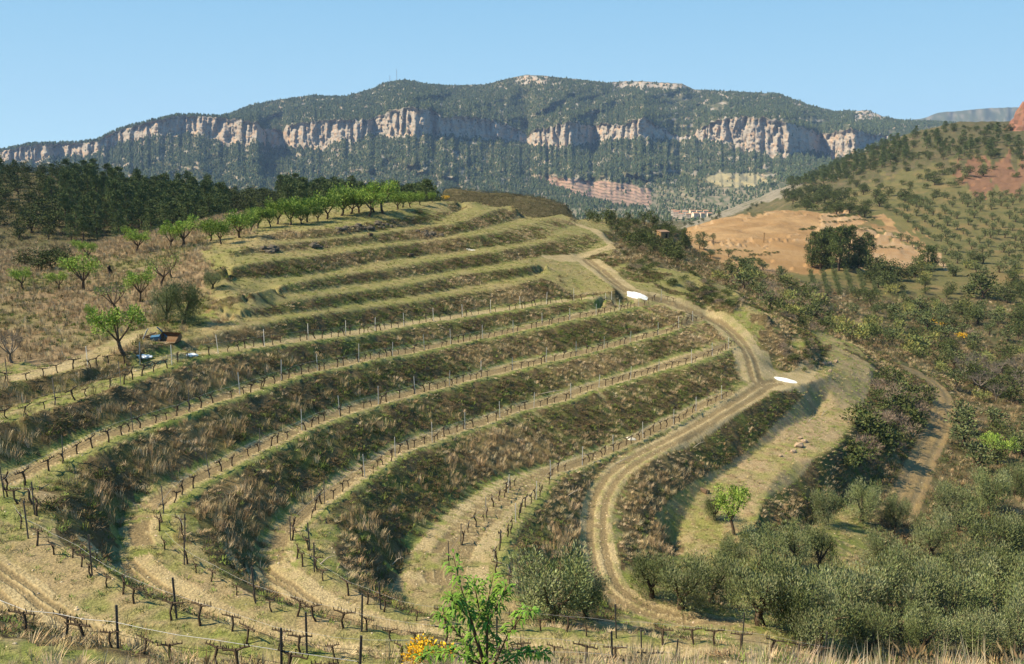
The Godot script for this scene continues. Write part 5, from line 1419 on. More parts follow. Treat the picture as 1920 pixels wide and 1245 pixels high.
	arr.resize(Mesh.ARRAY_MAX)
	arr[Mesh.ARRAY_VERTEX] = P
	arr[Mesh.ARRAY_NORMAL] = N
	arr[Mesh.ARRAY_COLOR] = C
	arr[Mesh.ARRAY_INDEX] = ix
	var m := ArrayMesh.new()
	m.add_surface_from_arrays(Mesh.PRIMITIVE_TRIANGLES, arr)
	var o := node_mesh("mountain", m, M.rock, self)
	tag(o, "long limestone mountain with a band of pale cliffs", "", "", "structure")
	# the woods on it
	var xf := []
	var cols := PackedColorArray()
	var r := RandomNumberGenerator.new()
	r.seed = 31
	for k in 300000:
		var i := r.randi() % (ncol - 1)
		var j := r.randi() % (nrow - 5)
		var q := j * ncol + i
		var w := W[q]
		if w == 0 and r.randf() > 0.02 or w == 2 and r.randf() > 0.3:
			continue
		# even over the picture of the slope: keep in proportion to the ground the cell holds
		var ar := (P[q + 1] - P[q]).length() * (P[q + ncol] - P[q]).length()
		if r.randf() > ar / 95.0:
			continue
		if Q[q].x > 1250 and n_big.get_noise_2d(Q[q].x * 0.4, Q[q].y) < -0.3:
			continue
		var p := P[q].lerp(P[q + ncol + 1], r.randf())
		var s := lerpf(0.5, 1.4, r.randf() * r.randf()) * 8.0
		xf.append(Transform3D(Basis(Vector3.UP, r.randf() * TAU).scaled(Vector3(s * 0.72, s, s * 0.72)), p))
		cols.append(jitter(r, Color(0.055, 0.075, 0.036) if r.randf() < 0.8 else Color(0.08, 0.098, 0.048), 0.3))
	var b := MB.new()
	for ring in 2:
		for q in 6:
			var y0 := 0.0 + ring * 0.42
			var ra := (0.52 - ring * 0.14)
			var a0 := TAU * q / 6.0 + ring * 0.5
			var a1 := TAU * (q + 1) / 6.0 + ring * 0.5
			var p0 := Vector3(cos(a0) * ra, y0 + 0.16 * (q % 2), sin(a0) * ra)
			var p1 := Vector3(cos(a1) * ra, y0 + 0.16 * ((q + 1) % 2), sin(a1) * ra)
			b.tri(p0, Vector3(0.05, y0 + 0.6, 0.03), p1, Color(1, 1, 1))
			b.tri(p0, p1, Vector3(0, y0 - 0.12, 0), Color(1, 1, 1))
	scatter("forest", "pine forest covering the mountain slopes", "forest", b.mesh(), M.leafd, xf, cols)
	stage("mountain, trees %d" % xf.size())
	# a farther ridge
	var fb := PackedVector3Array()
	var fc := PackedColorArray()
	var fi := PackedInt32Array()
	var tops := [1560, 236, 1690, 228, 1735, 221, 1759, 211, 1800, 208, 1847, 203, 1901, 201, 2000, 205, 2200, 215]
	var fr := 14
	for i in 200:
		var px := 1560.0 + i * 3.2
		var yt := at(tops, px) + n_mid.get_noise_2d(px, 5.0)
		for j in fr:
			var t := float(j) / (fr - 1)
			fb.append(ray(px, lerpf(262.0, yt, t)) * (5600.0 + 900.0 * t + 140.0 * n_big.get_noise_2d(px * 0.6, t * 30.0)))
			fc.append(Color(0.09, 0.1, 0.06).lerp(Color(0.2, 0.18, 0.13), clampf(n_mid.get_noise_2d(px * 0.7, t * 40.0) * 2.0, 0.0, 1.0)))
			if i < 199 and j < fr - 1:
				var k := i * fr + j
				fi.append_array(PackedInt32Array([k, k + 1, k + fr, k + fr, k + 1, k + fr + 1]))
	var st := SurfaceTool.new()
	st.begin(Mesh.PRIMITIVE_TRIANGLES)
	for k in fb.size():
		st.set_color(fc[k])
		st.add_vertex(fb[k])
	for k in fi:
		st.add_index(k)
	st.generate_normals()
	var far := node_mesh("distant_hill", st.commit(), M.rock, self)
	tag(far, "hazy blue ridge beyond the right end of the mountain", "", "", "structure")

func valley_point(px: float, py: float) -> Vector3:
	var r := ray(px, py)
	var d := -96.0 / r.y
	return r * minf(d, 1700.0)
# ---------------------------------------------------------------- trees and bushes in their places
func put(kind: String, called: String, label: String, cat: String, group: String, px: float, py: float, hpx: float, natural: float, wide := 1.0, dmin := 10.0) -> Node3D:
	var p := hit(px, py, dmin)
	if p == Vector3.ZERO:
		return null
	return plant(kind, called, label, cat, group, p, px_height(p, hpx), natural, wide)

func fill(kind_list: Array, poly: Array, count: int, gap: float, dmin: float, dmax: float, sd: int) -> int:
	# [kind, called, label, category, group, natural height, lo m, hi m, wide]
	var pg := PackedVector2Array()
	var lo := Vector2(9999, 9999)
	var hi := Vector2(-9999, -9999)
	for q in poly:
		var v := Vector2(q[0], q[1])
		pg.append(v)
		lo = lo.min(v)
		hi = hi.max(v)
	var r := RandomNumberGenerator.new()
	r.seed = sd
	var done := []
	for k in count * 14:
		if done.size() >= count:
			break
		var x := r.randf_range(lo.x, hi.x)
		var y := r.randf_range(lo.y, hi.y)
		if not Geometry2D.is_point_in_polygon(Vector2(x, y), pg):
			continue
		var p := hit(x, y, dmin)
		if p == Vector3.ZERO or -p.z > dmax:
			continue
		var clear := true
		for o in done:
			if Vector2(o.x - p.x, o.z - p.z).length() < gap:
				clear = false
				break
		if not clear:
			continue
		done.append(p)
		var q: Array = kind_list[r.randi() % kind_list.size()]
		plant(q[0], q[1], q[2], q[3], q[4], p, r.randf_range(q[6], q[7]), q[5], q[8] * r.randf_range(0.85, 1.2))
	return done.size()

func trees() -> void:
	# --- the almonds
	var g := "almond trees in the dry field"
	for q in [[232, 665, 92, 1.15, "almond", "broad almond tree in fresh leaf beside the rusty scoop"],
		[222, 590, 68, 1.1, "almond_sparse", "thin-leaved almond behind the broad one by the scoop"],
		[261, 566, 62, 1.0, "almond", "leaning green almond left of the olive pair"],
		[302, 536, 60, 1.1, "almond_sparse", "sparse almond with forked trunk behind the olive pair"],
		[322, 521, 50, 0.9, "almond_sparse", "sparse upright almond above the forked one"],
		[157, 544, 66, 1.2, "almond", "wide bright almond alone on the dry slope"],
		[44, 543, 42, 1.2, "almond", "low round almond below the dark bushes"],
		[169, 603, 34, 0.8, "almond", "sapling almond standing in the tall dry grass"],
		[110, 543, 34, 1.3, "almond", "low bushy almond against the wide bright one"],
		[255, 473, 44, 1.3, "almond", "dense rounded almond at the edge of the dry field"],
		[236, 446, 22, 1.0, "almond", "tiny almond just behind the dense rounded one"],
		[165, 488, 34, 1.2, "almond", "small almond behind the dark bushes"],
		[150, 474, 24, 1.2, "almond", "small hazy almond at the field edge near the wood"],
		[342, 463, 54, 1.3, "almond", "large light almond where the field meets the terraces"],
		[318, 466, 44, 1.0, "almond", "narrow almond leaning on the large light one"],
		[22, 680, 66, 1.0, "bare", "leafless almond on the dirt road above the first vine row"]]:
		put(q[4], "almond_tree", q[5], "tree", g, q[0], q[1], q[2], 4.4, q[3])
	for q in [[398, 450, 46], [416, 456, 48], [449, 445, 44], [470, 436, 38], [486, 430, 46], [505, 424, 40], [524, 421, 46], [547, 421, 44], [562, 419, 40], [577, 416, 46], [592, 414, 36], [612, 409, 42], [637, 405, 46], [655, 403, 40], [674, 400, 36], [690, 405, 42], [704, 400, 38], [721, 402, 46], [742, 397, 36], [757, 391, 36], [774, 388, 34], [790, 384, 30], [806, 380, 28]]:
		var bushy: bool = q[0] < 680 or q[0] > 735
		put("almond_bushy" if bushy else "almond", "crest_almond", "leafy bright green almond, bushy from the ground, along the hill crest" if bushy else "bright green almond with a bare forked trunk on the hill crest", "tree", "line of almonds along the hill crest", q[0] + rng.randf_range(-5, 5), q[1] + rng.randf_range(-4, 2), q[2] * rng.randf_range(0.75, 1.2), 3.7 if bushy else 3.9, rng.randf_range(0.85, 1.3))
	# --- olives by the terraces
	put("olive", "olive_tree", "left, taller-trunked olive of the pair beside its dark shadow", "tree", "olive pair", 312, 602, 80, 3.9, 0.7)
	put("olive", "olive_tree", "right, fuller olive of the pair above the rusty scoop", "tree", "olive pair", 345, 609, 98, 3.9, 0.75)
	put("olive", "olive_tree", "silvery small olive at the left ends of the old terraces", "tree", "", 399, 541, 42, 4.2, 1.1)
	put("almond", "almond_tree", "bright green young tree on the bare slope above the olive grove", "tree", "", 1376, 1002, 88, 3.9, 0.85)
	put("olive", "olive_tree", "small grey olive touching the bright green young tree", "tree", "", 1340, 975, 62, 4.2, 0.8)
	put("olive", "olive_tree", "dark spreading olive alone inside the lowest bend", "tree", "", 1040, 1166, 165, 4.0, 1.2, 44)
	put("olive", "olive_tree", "lower half of the dark olive, leaning over the track", "tree", "", 1098, 1160, 110, 4.2, 1.0, 44)
	g = "olive grove in the gully"
	var og := "silvery green olive in the grove below the winding track"
	for q in [[1222, 1120, 128, 1.0], [1278, 1142, 150, 1.0], [1335, 1130, 128, 0.95], [1425, 1172, 165, 1.0], [1425, 1060, 82, 1.1], [1372, 1075, 80, 1.0], [1490, 1062, 110, 0.95], [1535, 1068, 105, 0.9], [1550, 985, 92, 0.95], [1615, 978, 95, 0.95], [1676, 990, 88, 1.0], [1652, 1075, 110, 1.05], [1745, 1050, 125, 0.95], [1790, 985, 100, 1.0], [1855, 960, 110, 1.05], [1905, 930, 90, 1.0], [1840, 1060, 120, 1.05], [1905, 1050, 120, 1.0],
		[1490, 1188, 165, 1.05], [1575, 1185, 170, 1.05], [1672, 1188, 175, 1.05], [1770, 1190, 175, 1.05], [1865, 1185, 175, 1.05], [1960, 1185, 170, 1.0], [1710, 1130, 130, 1.0], [1800, 1125, 140, 1.0], [1890, 1120, 140, 1.0], [1535, 1225, 140, 1.1], [1630, 1232, 145, 1.1], [1730, 1228, 140, 1.1], [1820, 1236, 145, 1.1], [1912, 1230, 140, 1.1]]:
		put("olive", "grove_olive", og, "tree", g, q[0], q[1], q[2] * rng.randf_range(0.8, 1.08), 3.9, q[3] * rng.randf_range(0.78, 1.0), 44)
	stage("near trees")
	# --- beyond the ridge on the right
	var pale := ["pale", "pale_bush", "yellow-green bush on the slope beyond the track", "bush", "bushes beyond the track", 1.35, 2.0, 3.6, 1.1]
	var dk := ["shrub", "green_bush", "dark green bush on the slope beyond the track", "bush", "bushes beyond the track", 1.35, 1.6, 3.2, 1.1]
	var oak := ["oak", "evergreen_oak", "rounded dark evergreen on the slope beyond the track", "tree", "evergreens beyond the track", 4.0, 3.0, 5.0, 1.0]
	var ol := ["olive_small", "slope_olive", "grey-green olive among the bushes of the right-hand gully", "tree", "olives of the right-hand gully", 3.0, 2.6, 4.0, 1.1]
	var tw := ["twiggy", "bare_bush", "leafless brown bush on the slope by the yellow track", "bush", "bushes by the yellow track", 1.35, 1.3, 2.4, 1.2]
	fill([pale, dk, ol, tw, dk, tw], [[1335, 505], [1430, 490], [1530, 545], [1640, 640], [1570, 634], [1500, 628], [1440, 592], [1400, 552], [1350, 530]], 75, 2.6, 148, 300, 5)
	fill([pale, ol, oak, dk, pale, ol, tw], [[1580, 560], [1920, 600], [1960, 860], [1830, 800], [1790, 730], [1700, 665], [1640, 640]], 80, 4.0, 150, 300, 6)
	fill([oak, dk, ol, pale], [[1620, 510], [1930, 480], [1930, 610], [1700, 620], [1640, 570]], 60, 4.5, 200, 420, 7)
	fill([ol, dk, ol], [[1800, 790], [1950, 800], [1960, 920], [1830, 890], [1790, 850]], 18, 4.0, 90, 200, 8)
	var gbare := ["bare", "bare_tree", "leafless grey tree beside the yellow track", "tree", "leafless trees by the yellow track", 3.9, 3.2, 4.4, 1.2]
	fill([gbare], [[1785, 690], [1915, 700], [1925, 770], [1820, 740]], 9, 2.5, 110, 260, 9)
	put("almond", "almond_tree", "lime green tree at the edge of the grove past the yellow track", "tree", "", 1870, 868, 50, 3.9, 1.2, 60)
	fill([tw, dk, tw, dk], [[1650, 700], [1690, 710], [1740, 750], [1735, 790], [1700, 850], [1640, 880], [1570, 880], [1610, 830], [1630, 770]], 46, 1.5, 80, 170, 19)
	# valley side between the hill and the ochre field
	var sc := ["shrub", "scrub_bush", "dark bush on the slope left of the ochre field", "bush", "bushes left of the ochre field", 1.35, 1.1, 2.4, 1.15]
	var so := ["oak", "scrub_oak", "dark evergreen on the slope left of the ochre field", "tree", "evergreens left of the ochre field", 4.0, 2.2, 4.4, 1.05]
	fill([sc, so, so, sc], [[1062, 372], [1150, 385], [1240, 400], [1290, 425], [1285, 470], [1262, 520], [1215, 490], [1150, 435], [1090, 405]], 62, 3.6, 175, 420, 10)
	fill([so], [[1215, 400], [1360, 400], [1420, 385], [1450, 372], [1400, 398], [1300, 425], [1240, 425]], 16, 6.0, 400, 900, 11)
	# ochre field: scattered small trees
	for q in [[1308, 452, 16], [1318, 452, 16], [1337, 453, 14], [1312, 466, 18], [1320, 468, 18], [1318, 488, 16], [1332, 483, 14], [1366, 482, 14], [1366, 502, 18], [1376, 488, 10], [1283, 462, 14], [1284, 440, 12]]:
		put("olive_small", "field_tree", "small dark tree dotted on the ochre field", "tree", "small trees on the ochre field", q[0], q[1], q[2], 3.0, 1.0, 230)
	for q in [[1290, 478, 1350, 476], [1345, 470, 1410, 472], [1300, 492, 1345, 490], [1380, 489, 1420, 486], [1410, 480, 1460, 474], [1545, 418, 1640, 412], [1550, 432, 1655, 430], [1545, 446, 1640, 448], [1600, 462, 1690, 466], [1555, 408, 1600, 404], [1500, 432, 1530, 428]]:
		for k in 14:
			var f := k / 13.0
			put("shrub", "ledge_herb", "low dark tuft along the ledges of the ochre land", "bush", "tufts along the ochre ledges", lerpf(q[0], q[2], f) + rng.randf_range(-2, 2), lerpf(q[1], q[3], f) + rng.randf_range(-1.5, 1.5), rng.randf_range(2.0, 4.5), 1.35, 1.6, 230)
	# the clump of big pines, and others
	for q in [[1522, 500, 64, 1.05], [1538, 506, 72, 1.0], [1556, 503, 66, 1.0], [1572, 508, 84, 0.95], [1590, 504, 80, 0.95], [1608, 506, 62, 1.05], [1622, 503, 66, 1.0], [1548, 498, 72, 1.0]]:
		put("bigpine", "tall_pine", "tall dark pine of the dense clump at the foot of the ochre field", "tree", "clump of tall pines by the ochre field", q[0], q[1], q[2], 10.0, q[3], 230)
	put("bigpine", "lone_pine", "single round pine right of the ochre terraces", "tree", "", 1738, 505, 46, 10.0, 1.6, 230)
	for q in [[1640, 520, 40], [1660, 525, 38], [1690, 528, 36], [1715, 520, 30], [1668, 548, 38]]:
		put("oak", "evergreen_oak", "broad dark evergreen in front of the tall pine clump's right side", "tree", "broad evergreens by the pine clump", q[0], q[1], q[2], 4.0, 1.15, 200)
	put("oak", "evergreen_oak", "largest round dark evergreen above the pale wall in the gully", "tree", "", 1842, 562, 56, 4.0, 1.1, 200)
	# orchard rows below the clump
	for col in 6:
		for row in 8:
			put("olive_small", "orchard_olive", "small olive in the tidy rows below the tall pine clump", "tree", "tidy olive rows below the pine clump", 1518 + col * 23 + row * 1.5, 517 + row * 5.4, 13, 3.0, 0.95, 215)
	# olive slope on the right
	var r := RandomNumberGenerator.new()
	r.seed = 3
	var n := 0
	for a in 26:
		for b in 26:
			var x := 92.0 + a * 7.6 + b * 1.6 + r.randf_range(-0.8, 0.8)
			var d := 296.0 + b * 8.6 - a * 1.2 + r.randf_range(-0.8, 0.8)
			var p := on_ground(Vector3(x, 0, -d))
			var q := pix(p)
			if q.x < 1690 - (d - 300) * 0.1 or q.x > 1945 or r.randf() < 0.14 or CLS[int(row_of(d)) * NU + clampi(int(col_of(x / d)), 0, NU - 1)] != 9:
				continue
			n += 1
			plant("olive_small", "hillside_olive", "small olive on the planted slope right of the red earth track", "tree", "olives on the planted right-hand slope", p, r.randf_range(2.4, 3.9), 3.0, 1.15)
	# scrub and pines on the upper right hill
	var s1 := ["oak", "hill_oak", "dark evergreen on the high right-hand hill", "tree", "evergreens on the right-hand hill", 4.0, 4.0, 7.5, 1.1]
	var s2 := ["shrub", "hill_bush", "dark bush on the high right-hand hill", "bush", "bushes on the right-hand hill", 1.35, 2.0, 4.0, 1.2]
	var s3 := ["pine", "hill_pine", "small pine on the high right-hand hill", "tree", "pines on the right-hand hill", 10.0, 6.0, 9.0, 1.5]
	fill([s1, s1, s2], [[1460, 372], [1500, 345], [1560, 360], [1620, 385], [1640, 410], [1560, 402], [1490, 392]], 70, 4.0, 430, 1000, 12)
	fill([s1, s2, s2], [[1560, 330], [1700, 300], [1920, 300], [1920, 345], [1800, 350], [1690, 400], [1600, 380]], 75, 6.0, 430, 1000, 13)
	fill([s3, s3, s1], [[1470, 350], [1550, 318], [1600, 293], [1660, 270], [1700, 262], [1700, 300], [1560, 345]], 150, 7.0, 560, 1000, 14)
	fill([s3, s2, s1], [[1690, 258], [1760, 240], [1910, 240], [1915, 300], [1700, 305]], 110, 7.0, 560, 1000, 15)
	stage("right slopes, olives %d" % n)
	# --- the wood on the left
	var w1 := ["pine", "wood_pine", "dark pine in the wood beyond the almonds", "tree", "pines of the wood beyond the almonds", 10.0, 5.5, 9.5, 1.1]
	var w2 := ["oak", "wood_oak", "rounded evergreen on the brown slope beside the pine wood", "tree", "evergreens beside the pine wood", 4.0, 3.2, 5.5, 1.1]
	var r2 := RandomNumberGenerator.new()
	r2.seed = 8
	var placed := []
	var pines := 0
	for k in 7000:
		var px := r2.randf_range(-50.0, 815.0)
		var d := r2.randf_range(206.0, 325.0)
		var p := at_d(px, d, 12.0)
		p = on_ground(p)
		var dense := px > 120 and px < 425 and d < 300 or px > 525 and d > 236
		var gap := 3.0 if dense else 4.2
		if not dense and px < 560 and px > 425 and d < 232:
			continue
		var ok := true
		for o in placed:
			if absf(o.x - p.x) < gap and absf(o.z - p.z) < gap * 1.2:
				ok = false
				break
		if not ok or placed.size() >= 520:
			continue
		placed.append(p)
		var q: Array = w1 if (dense or r2.randf() < 0.12) and pines < 299 else w2
		if q == w1:
			pines += 1
		plant(q[0], q[1], q[2], q[3], q[4], p, r2.randf_range(q[6], q[7]), q[5], q[8])
	stage("wood %d" % placed.size())
	for q in [[48, 500, 34, 1.3], [78, 506, 36, 1.2], [98, 507, 40, 1.3], [122, 494, 28, 1.4]]:
		put("oak", "dark_bush", "dense dark evergreen bush at the lower edge of the dry field", "bush", "dark bushes at the edge of the dry field", q[0], q[1], q[2], 4.0, q[3])
	# brush on the mounds across the track
	for m in 5:
		var top: PackedVector3Array = L["m%d" % (m * 2)]
		var foot: PackedVector3Array = L["m%d" % (m * 2 + 1)]
		for k in 26:
			var p := top[int(rng.randf() * (top.size() - 1))].lerp(foot[int(rng.randf() * (foot.size() - 1))], rng.randf())
			if (p - top[top.size() / 2]).length() > 11.0:
				continue
			var kind: String = ["shrub", "twiggy", "shrub"][k % 3]
			plant(kind, "mound_brush", "low rough brush on the mounds across the track", "bush", "brush on the mounds across the track", on_ground(p), rng.randf_range(0.5, 1.15), 1.35, 1.35)
	# yellow broom in flower
	for q in [[835, 375, 9, "yellow flowering broom on the hill crest"], [1178, 446, 9, "yellow broom beside the topmost bend of the track"], [1748, 606, 10, "yellow broom in the gully, left of two"], [1765, 612, 10, "yellow broom in the gully, right of two"], [1800, 635, 12, "largest yellow broom in the gully"], [812, 1236, 40, "orange-yellow broom at the foot of the near sapling"], [775, 1240, 34, "lower orange-yellow broom beside the near wires"]]:
		put("broom", "broom_bush", q[3], "bush", "flowering brooms", q[0], q[1], q[2], 1.35, 1.5)
# ---------------------------------------------------------------- single things
func things() -> void:
	sapling()
	scoop()
	# white patches of lime on the ground
	var r := RandomNumberGenerator.new()
	r.seed = 90
	for q in [[1195, 553, 2.1, 1.0, "white lime heap spread flat beside the upper bend of the track"], [1474, 713, 1.8, 0.75, "white lime heap spread flat at the lower fork of the track"], [883, 469, 0.95, 0.35, "faint white lime patch on an old grassy terrace"], [1183, 823, 0.6, 0.3, "small pale lime patch beside the lowest vine row"]]:
		var p := hit(q[0], q[1])
		var b := MB.new()
		var n := 26
		for ring in 3:
			for k in n:
				var pt := func(rr: int, kk: int) -> Vector3:
					var an := TAU * kk / n
					var w: float = (1.0 + 0.28 * n_mid.get_noise_2d(cos(an) * 14.0 + q[0], sin(an) * 14.0)) * rr / 3.0
					var x: float = p.x + cos(an) * q[2] * w
					var z: float = p.z + sin(an) * q[3] * 1.6 * w
					return Vector3(x - p.x, hgt(x, z) - p.y + (0.14 * (1.0 - rr / 3.0) + (0.03 if rr < 3 else -0.08)), z - p.z)
				var a: Vector3 = pt.call(ring, k)
				var c: Vector3 = pt.call(ring, k + 1)
				var d: Vector3 = pt.call(ring + 1, k + 1)
				var e: Vector3 = pt.call(ring + 1, k)
				b.quad(a, c, d, e, jitter(r, Color(0.66, 0.65, 0.62) if q[2] > 1.0 else Color(0.5, 0.46, 0.38), 0.16))
		spawn("lime_heap", q[4], "lime", "", [["heap", b.mesh(), M.plain]], Transform3D(Basis(), p))
	# rocks and boulders
	var rocks := [stone_mesh(11), stone_mesh(12), stone_mesh(13)]
	for q in [[1497, 838, 14], [1508, 830, 10], [1487, 849, 9], [1463, 856, 6], [1545, 684, 9], [1555, 683, 8], [1567, 679, 7], [1556, 697, 6], [1535, 676, 6], [1500, 823, 7]]:
		var p := hit(q[0], q[1])
		var s: float = px_height(p, q[2])
		spawn("boulder", "rough brown boulder lying on the grassy slope near the lower fork", "rock", "boulders near the lower fork", [["stone", rocks[r.randi() % 3], M.rockd]], Transform3D(Basis.from_euler(Vector3(r.randf(), r.randf() * 6.0, r.randf())).scaled(Vector3(s * 1.3, s, s)), p + Vector3(0, s * 0.2, 0)))
	for q in [[640, 432, 40], [660, 430, 40], [685, 428, 30], [705, 424, 36], [725, 422, 36], [790, 438, 30], [815, 440, 30], [498, 470, 30], [512, 466, 20], [592, 462, 24]]:
		for k in 9:
			var p := hit(q[0] + r.randf_range(-q[2], q[2]) * 0.45, q[1] + r.randf_range(-4, 5))
			var s := r.randf_range(0.3, 0.85)
			spawn("wall_stone", "dark stone of the tumbled dry walls on the old top terraces", "rock", "stones of the tumbled walls", [["stone", rocks[r.randi() % 3], M.rockk]], Transform3D(Basis.from_euler(Vector3(r.randf(), r.randf() * 6.0, r.randf())).scaled(Vector3(s * 1.4, s * 0.8, s)), p + Vector3(0, s * 0.2, 0)))
	# cut logs
	for q in [[767, 480, 1.0, "sawn log showing its round pale end on an old terrace bank"], [692, 441, 0.8, "short sawn log on the topmost old terrace bank"], [1322, 925, 0.9, "dark log lying at the foot of the green bank"]]:
		var p := hit(q[0], q[1])
		var b := MB.new()
		var ra: float = 0.3 * q[2]
		b.tube(PackedVector3Array([Vector3(0.5, 0.1, -0.9) * q[2], Vector3(0.2, 0.15, -0.3) * q[2], Vector3(0, 0.2, 0.35) * q[2]]), PackedFloat32Array([ra * 0.8, ra * 0.92, ra]), 10, Color(0.09, 0.06, 0.04), Color(0.12, 0.085, 0.055))
		var c := MB.new()
		for k in 10:
			var a0 := TAU * k / 10.0
			var a1 := TAU * (k + 1) / 10.0
			var o: Vector3 = Vector3(0, 0.2, 0.36) * q[2]
			c.tri(o + Vector3(0, 0, 0.01), o + Vector3(cos(a1), sin(a1), 0) * ra * 0.9, o + Vector3(cos(a0), sin(a0), 0) * ra * 0.9, Color(0.6, 0.38, 0.18))
		spawn("cut_log", q[3], "log", "", [["bark", b.mesh(), M.bark], ["sawn_end", c.mesh(), M.plain]], Transform3D(Basis(Vector3.UP, 0.3 * q[0]) if q[0] > 1000 else Basis(), p))
	# burnt stump in the dry field
	var pst := hit(207, 516)
	var sb := MB.new()
	sb.tube(PackedVector3Array([Vector3(0, -0.2, 0), Vector3(0.05, 0.4, 0), Vector3(-0.08, 0.8, 0.05), Vector3(0.02, 1.15, 0)]), PackedFloat32Array([0.34, 0.22, 0.2, 0.12]), 8, Color(0.015, 0.013, 0.012), Color(0.04, 0.035, 0.03))
	sb.tube(PackedVector3Array([Vector3(-0.06, 0.7, 0), Vector3(-0.3, 1.0, 0.1)]), PackedFloat32Array([0.1, 0.05]), 6, Color(0.02, 0.018, 0.015), Color(0.05, 0.04, 0.035))
	spawn("burnt_stump", "black burnt tree stump in the middle of the dry field", "stump", "", [["stump", sb.mesh(), M.bark]], Transform3D(Basis(), pst))
	# wooden pole on the ochre field
	var pp := hit(1432, 455, 230)
	var hb := px_height(pp, 18.0)
	var pb := MB.new()
	pb.tube(PackedVector3Array([Vector3(0, -0.3, 0), Vector3(0, hb * 0.5, 0), Vector3(0.05, hb, 0)]), PackedFloat32Array([0.17, 0.15, 0.12]), 8, Color(0.16, 0.1, 0.05), Color(0.2, 0.13, 0.07))
	var pc := MB.new()
	pc.box(Transform3D(Basis(), Vector3(0.05, hb * 0.93, 0)), Vector3(0.5, 0.05, 0.06), Color(0.14, 0.09, 0.05))
	spawn("wooden_pole", "single wooden pole standing in the ochre field", "pole", "", [["pole", pb.mesh(), M.bark], ["crossbar", pc.mesh(), M.bark]], Transform3D(Basis(), pp))
	# radio masts on the ridge
	for q in [[744, 150, 21, "taller radio mast on the mountain crest"], [731, 153, 13, "shorter radio mast on the mountain crest"]]:
		var d := 3590.0 + 130.0 * n_big.get_noise_2d(q[0] * 0.15, 7.0)
		var p := ray(q[0], q[1] + 2.0) * d
		var h: float = q[2] * d / FO
		var lb := MB.new()
		for k in 3:
			var an := TAU * k / 3.0
			lb.tube(PackedVector3Array([Vector3(cos(an), 0, sin(an)) * 1.6, Vector3(cos(an) * 0.3, h, sin(an) * 0.3)]), PackedFloat32Array([0.35, 0.22]), 4, Color(0.25, 0.2, 0.2), Color(0.3, 0.25, 0.25))
		for k in 6:
			var f := k / 6.0
			lb.box(Transform3D(Basis(Vector3.UP, k), Vector3(0, h * f, 0)), Vector3(1.5 - f, 0.15, 0.15), Color(0.3, 0.25, 0.25))
		var db := MB.new()
		db.box(Transform3D(Basis(), Vector3(0.6, h * 0.72, 0.4)), Vector3(1.1, 1.4, 0.5), Color(0.5, 0.5, 0.5))
		spawn("radio_mast", q[3], "mast", "", [["mast", lb.mesh(), M.plain], ["antenna", db.mesh(), M.plain]], Transform3D(Basis(), p))
	# the village
	for q in [[1268, 403, 13], [1277, 406, 11], [1284, 401, 12], [1291, 405, 12], [1297, 400, 11], [1303, 404, 13], [1310, 400, 11], [1316, 404, 11], [1323, 400, 10], [1272, 399, 10], [1262, 400, 9], [1330, 403, 10]]:
		var p := valley_point(q[0], q[1] + 3)
		var w: float = q[2] * -p.z / FO * 0.8
		var hh := r.randf_range(5.5, 8.5)
		var wall := MB.new()
		var wc := jitter(r, Color(0.55, 0.46, 0.36), 0.15)
		wall.box(Transform3D(Basis(), Vector3(0, hh * 0.5 - 0.5, 0)), Vector3(w * 0.5, hh * 0.5 + 0.5, w * 0.4), wc)
		var roof := MB.new()
		var e := w * 0.54
		var f := w * 0.44
		var rc := jitter(r, Color(0.34, 0.19, 0.12), 0.15)
		roof.quad(Vector3(-e, hh + 0.02, f), Vector3(-e, hh + w * 0.18, 0), Vector3(e, hh + w * 0.18, 0), Vector3(e, hh + 0.02, f), rc)
		roof.quad(Vector3(e, hh + 0.02, -f), Vector3(e, hh + w * 0.18, 0), Vector3(-e, hh + w * 0.18, 0), Vector3(-e, hh + 0.02, -f), rc)
		roof.tri(Vector3(e, hh, f), Vector3(e, hh + w * 0.18, 0), Vector3(e, hh, -f), wc)
		roof.tri(Vector3(-e, hh, -f), Vector3(-e, hh + w * 0.18, 0), Vector3(-e, hh, f), wc)
		var parts := [["wall", wall.mesh(), M.plain], ["roof", roof.mesh(), M.plain]]
		for k in 3:
			for v in 2:
				var wb := MB.new()
				wb.box(Transform3D(Basis(), Vector3((k - 1) * w * 0.3, hh * (0.3 + 0.38 * v), w * 0.4 + 0.02)), Vector3(0.5, 0.75, 0.05), Color(0.05, 0.045, 0.04))
				parts.append(["window", wb.mesh(), M.plain])
		spawn("village_house", "pale tile-roofed house of the village in the valley", "house", "houses of the far village", parts, Transform3D(Basis(Vector3.UP, r.randf_range(-0.5, 0.5)), p))
	# stone hut at the edge of the ochre field
	var ph := hit(1243, 446, 220)
	var hw := MB.new()
	hw.box(Transform3D(Basis(), Vector3(0, 0.9, 0)), Vector3(1.6, 1.3, 1.3), Color(0.26, 0.16, 0.09))
	var hr := MB.new()
	hr.box(Transform3D(Basis.from_euler(Vector3(0.15, 0, 0)), Vector3(0, 2.3, 0)), Vector3(1.8, 0.1, 1.55), Color(0.2, 0.13, 0.085))
	var hd := MB.new()
	hd.box(Transform3D(Basis(), Vector3(0.5, 0.75, 1.31)), Vector3(0.4, 0.8, 0.03), Color(0.03, 0.02, 0.015))
	spawn("field_hut", "little ochre stone hut among the bushes by the ochre field", "hut", "", [["wall", hw.mesh(), M.plain], ["roof", hr.mesh(), M.plain], ["doorway", hd.mesh(), M.plain]], Transform3D(Basis(Vector3.UP, 0.4).scaled(Vector3.ONE * 0.8), ph))
	# red crag on the right-hand hill
	var cp := hit(1905, 243, 500)
	if cp == Vector3.ZERO:
		cp = on_ground(ray(1905, 243) * 880.0)
	var cb := MB.new()
	var n := FastNoiseLite.new()
	n.seed = 5
	n.frequency = 0.05
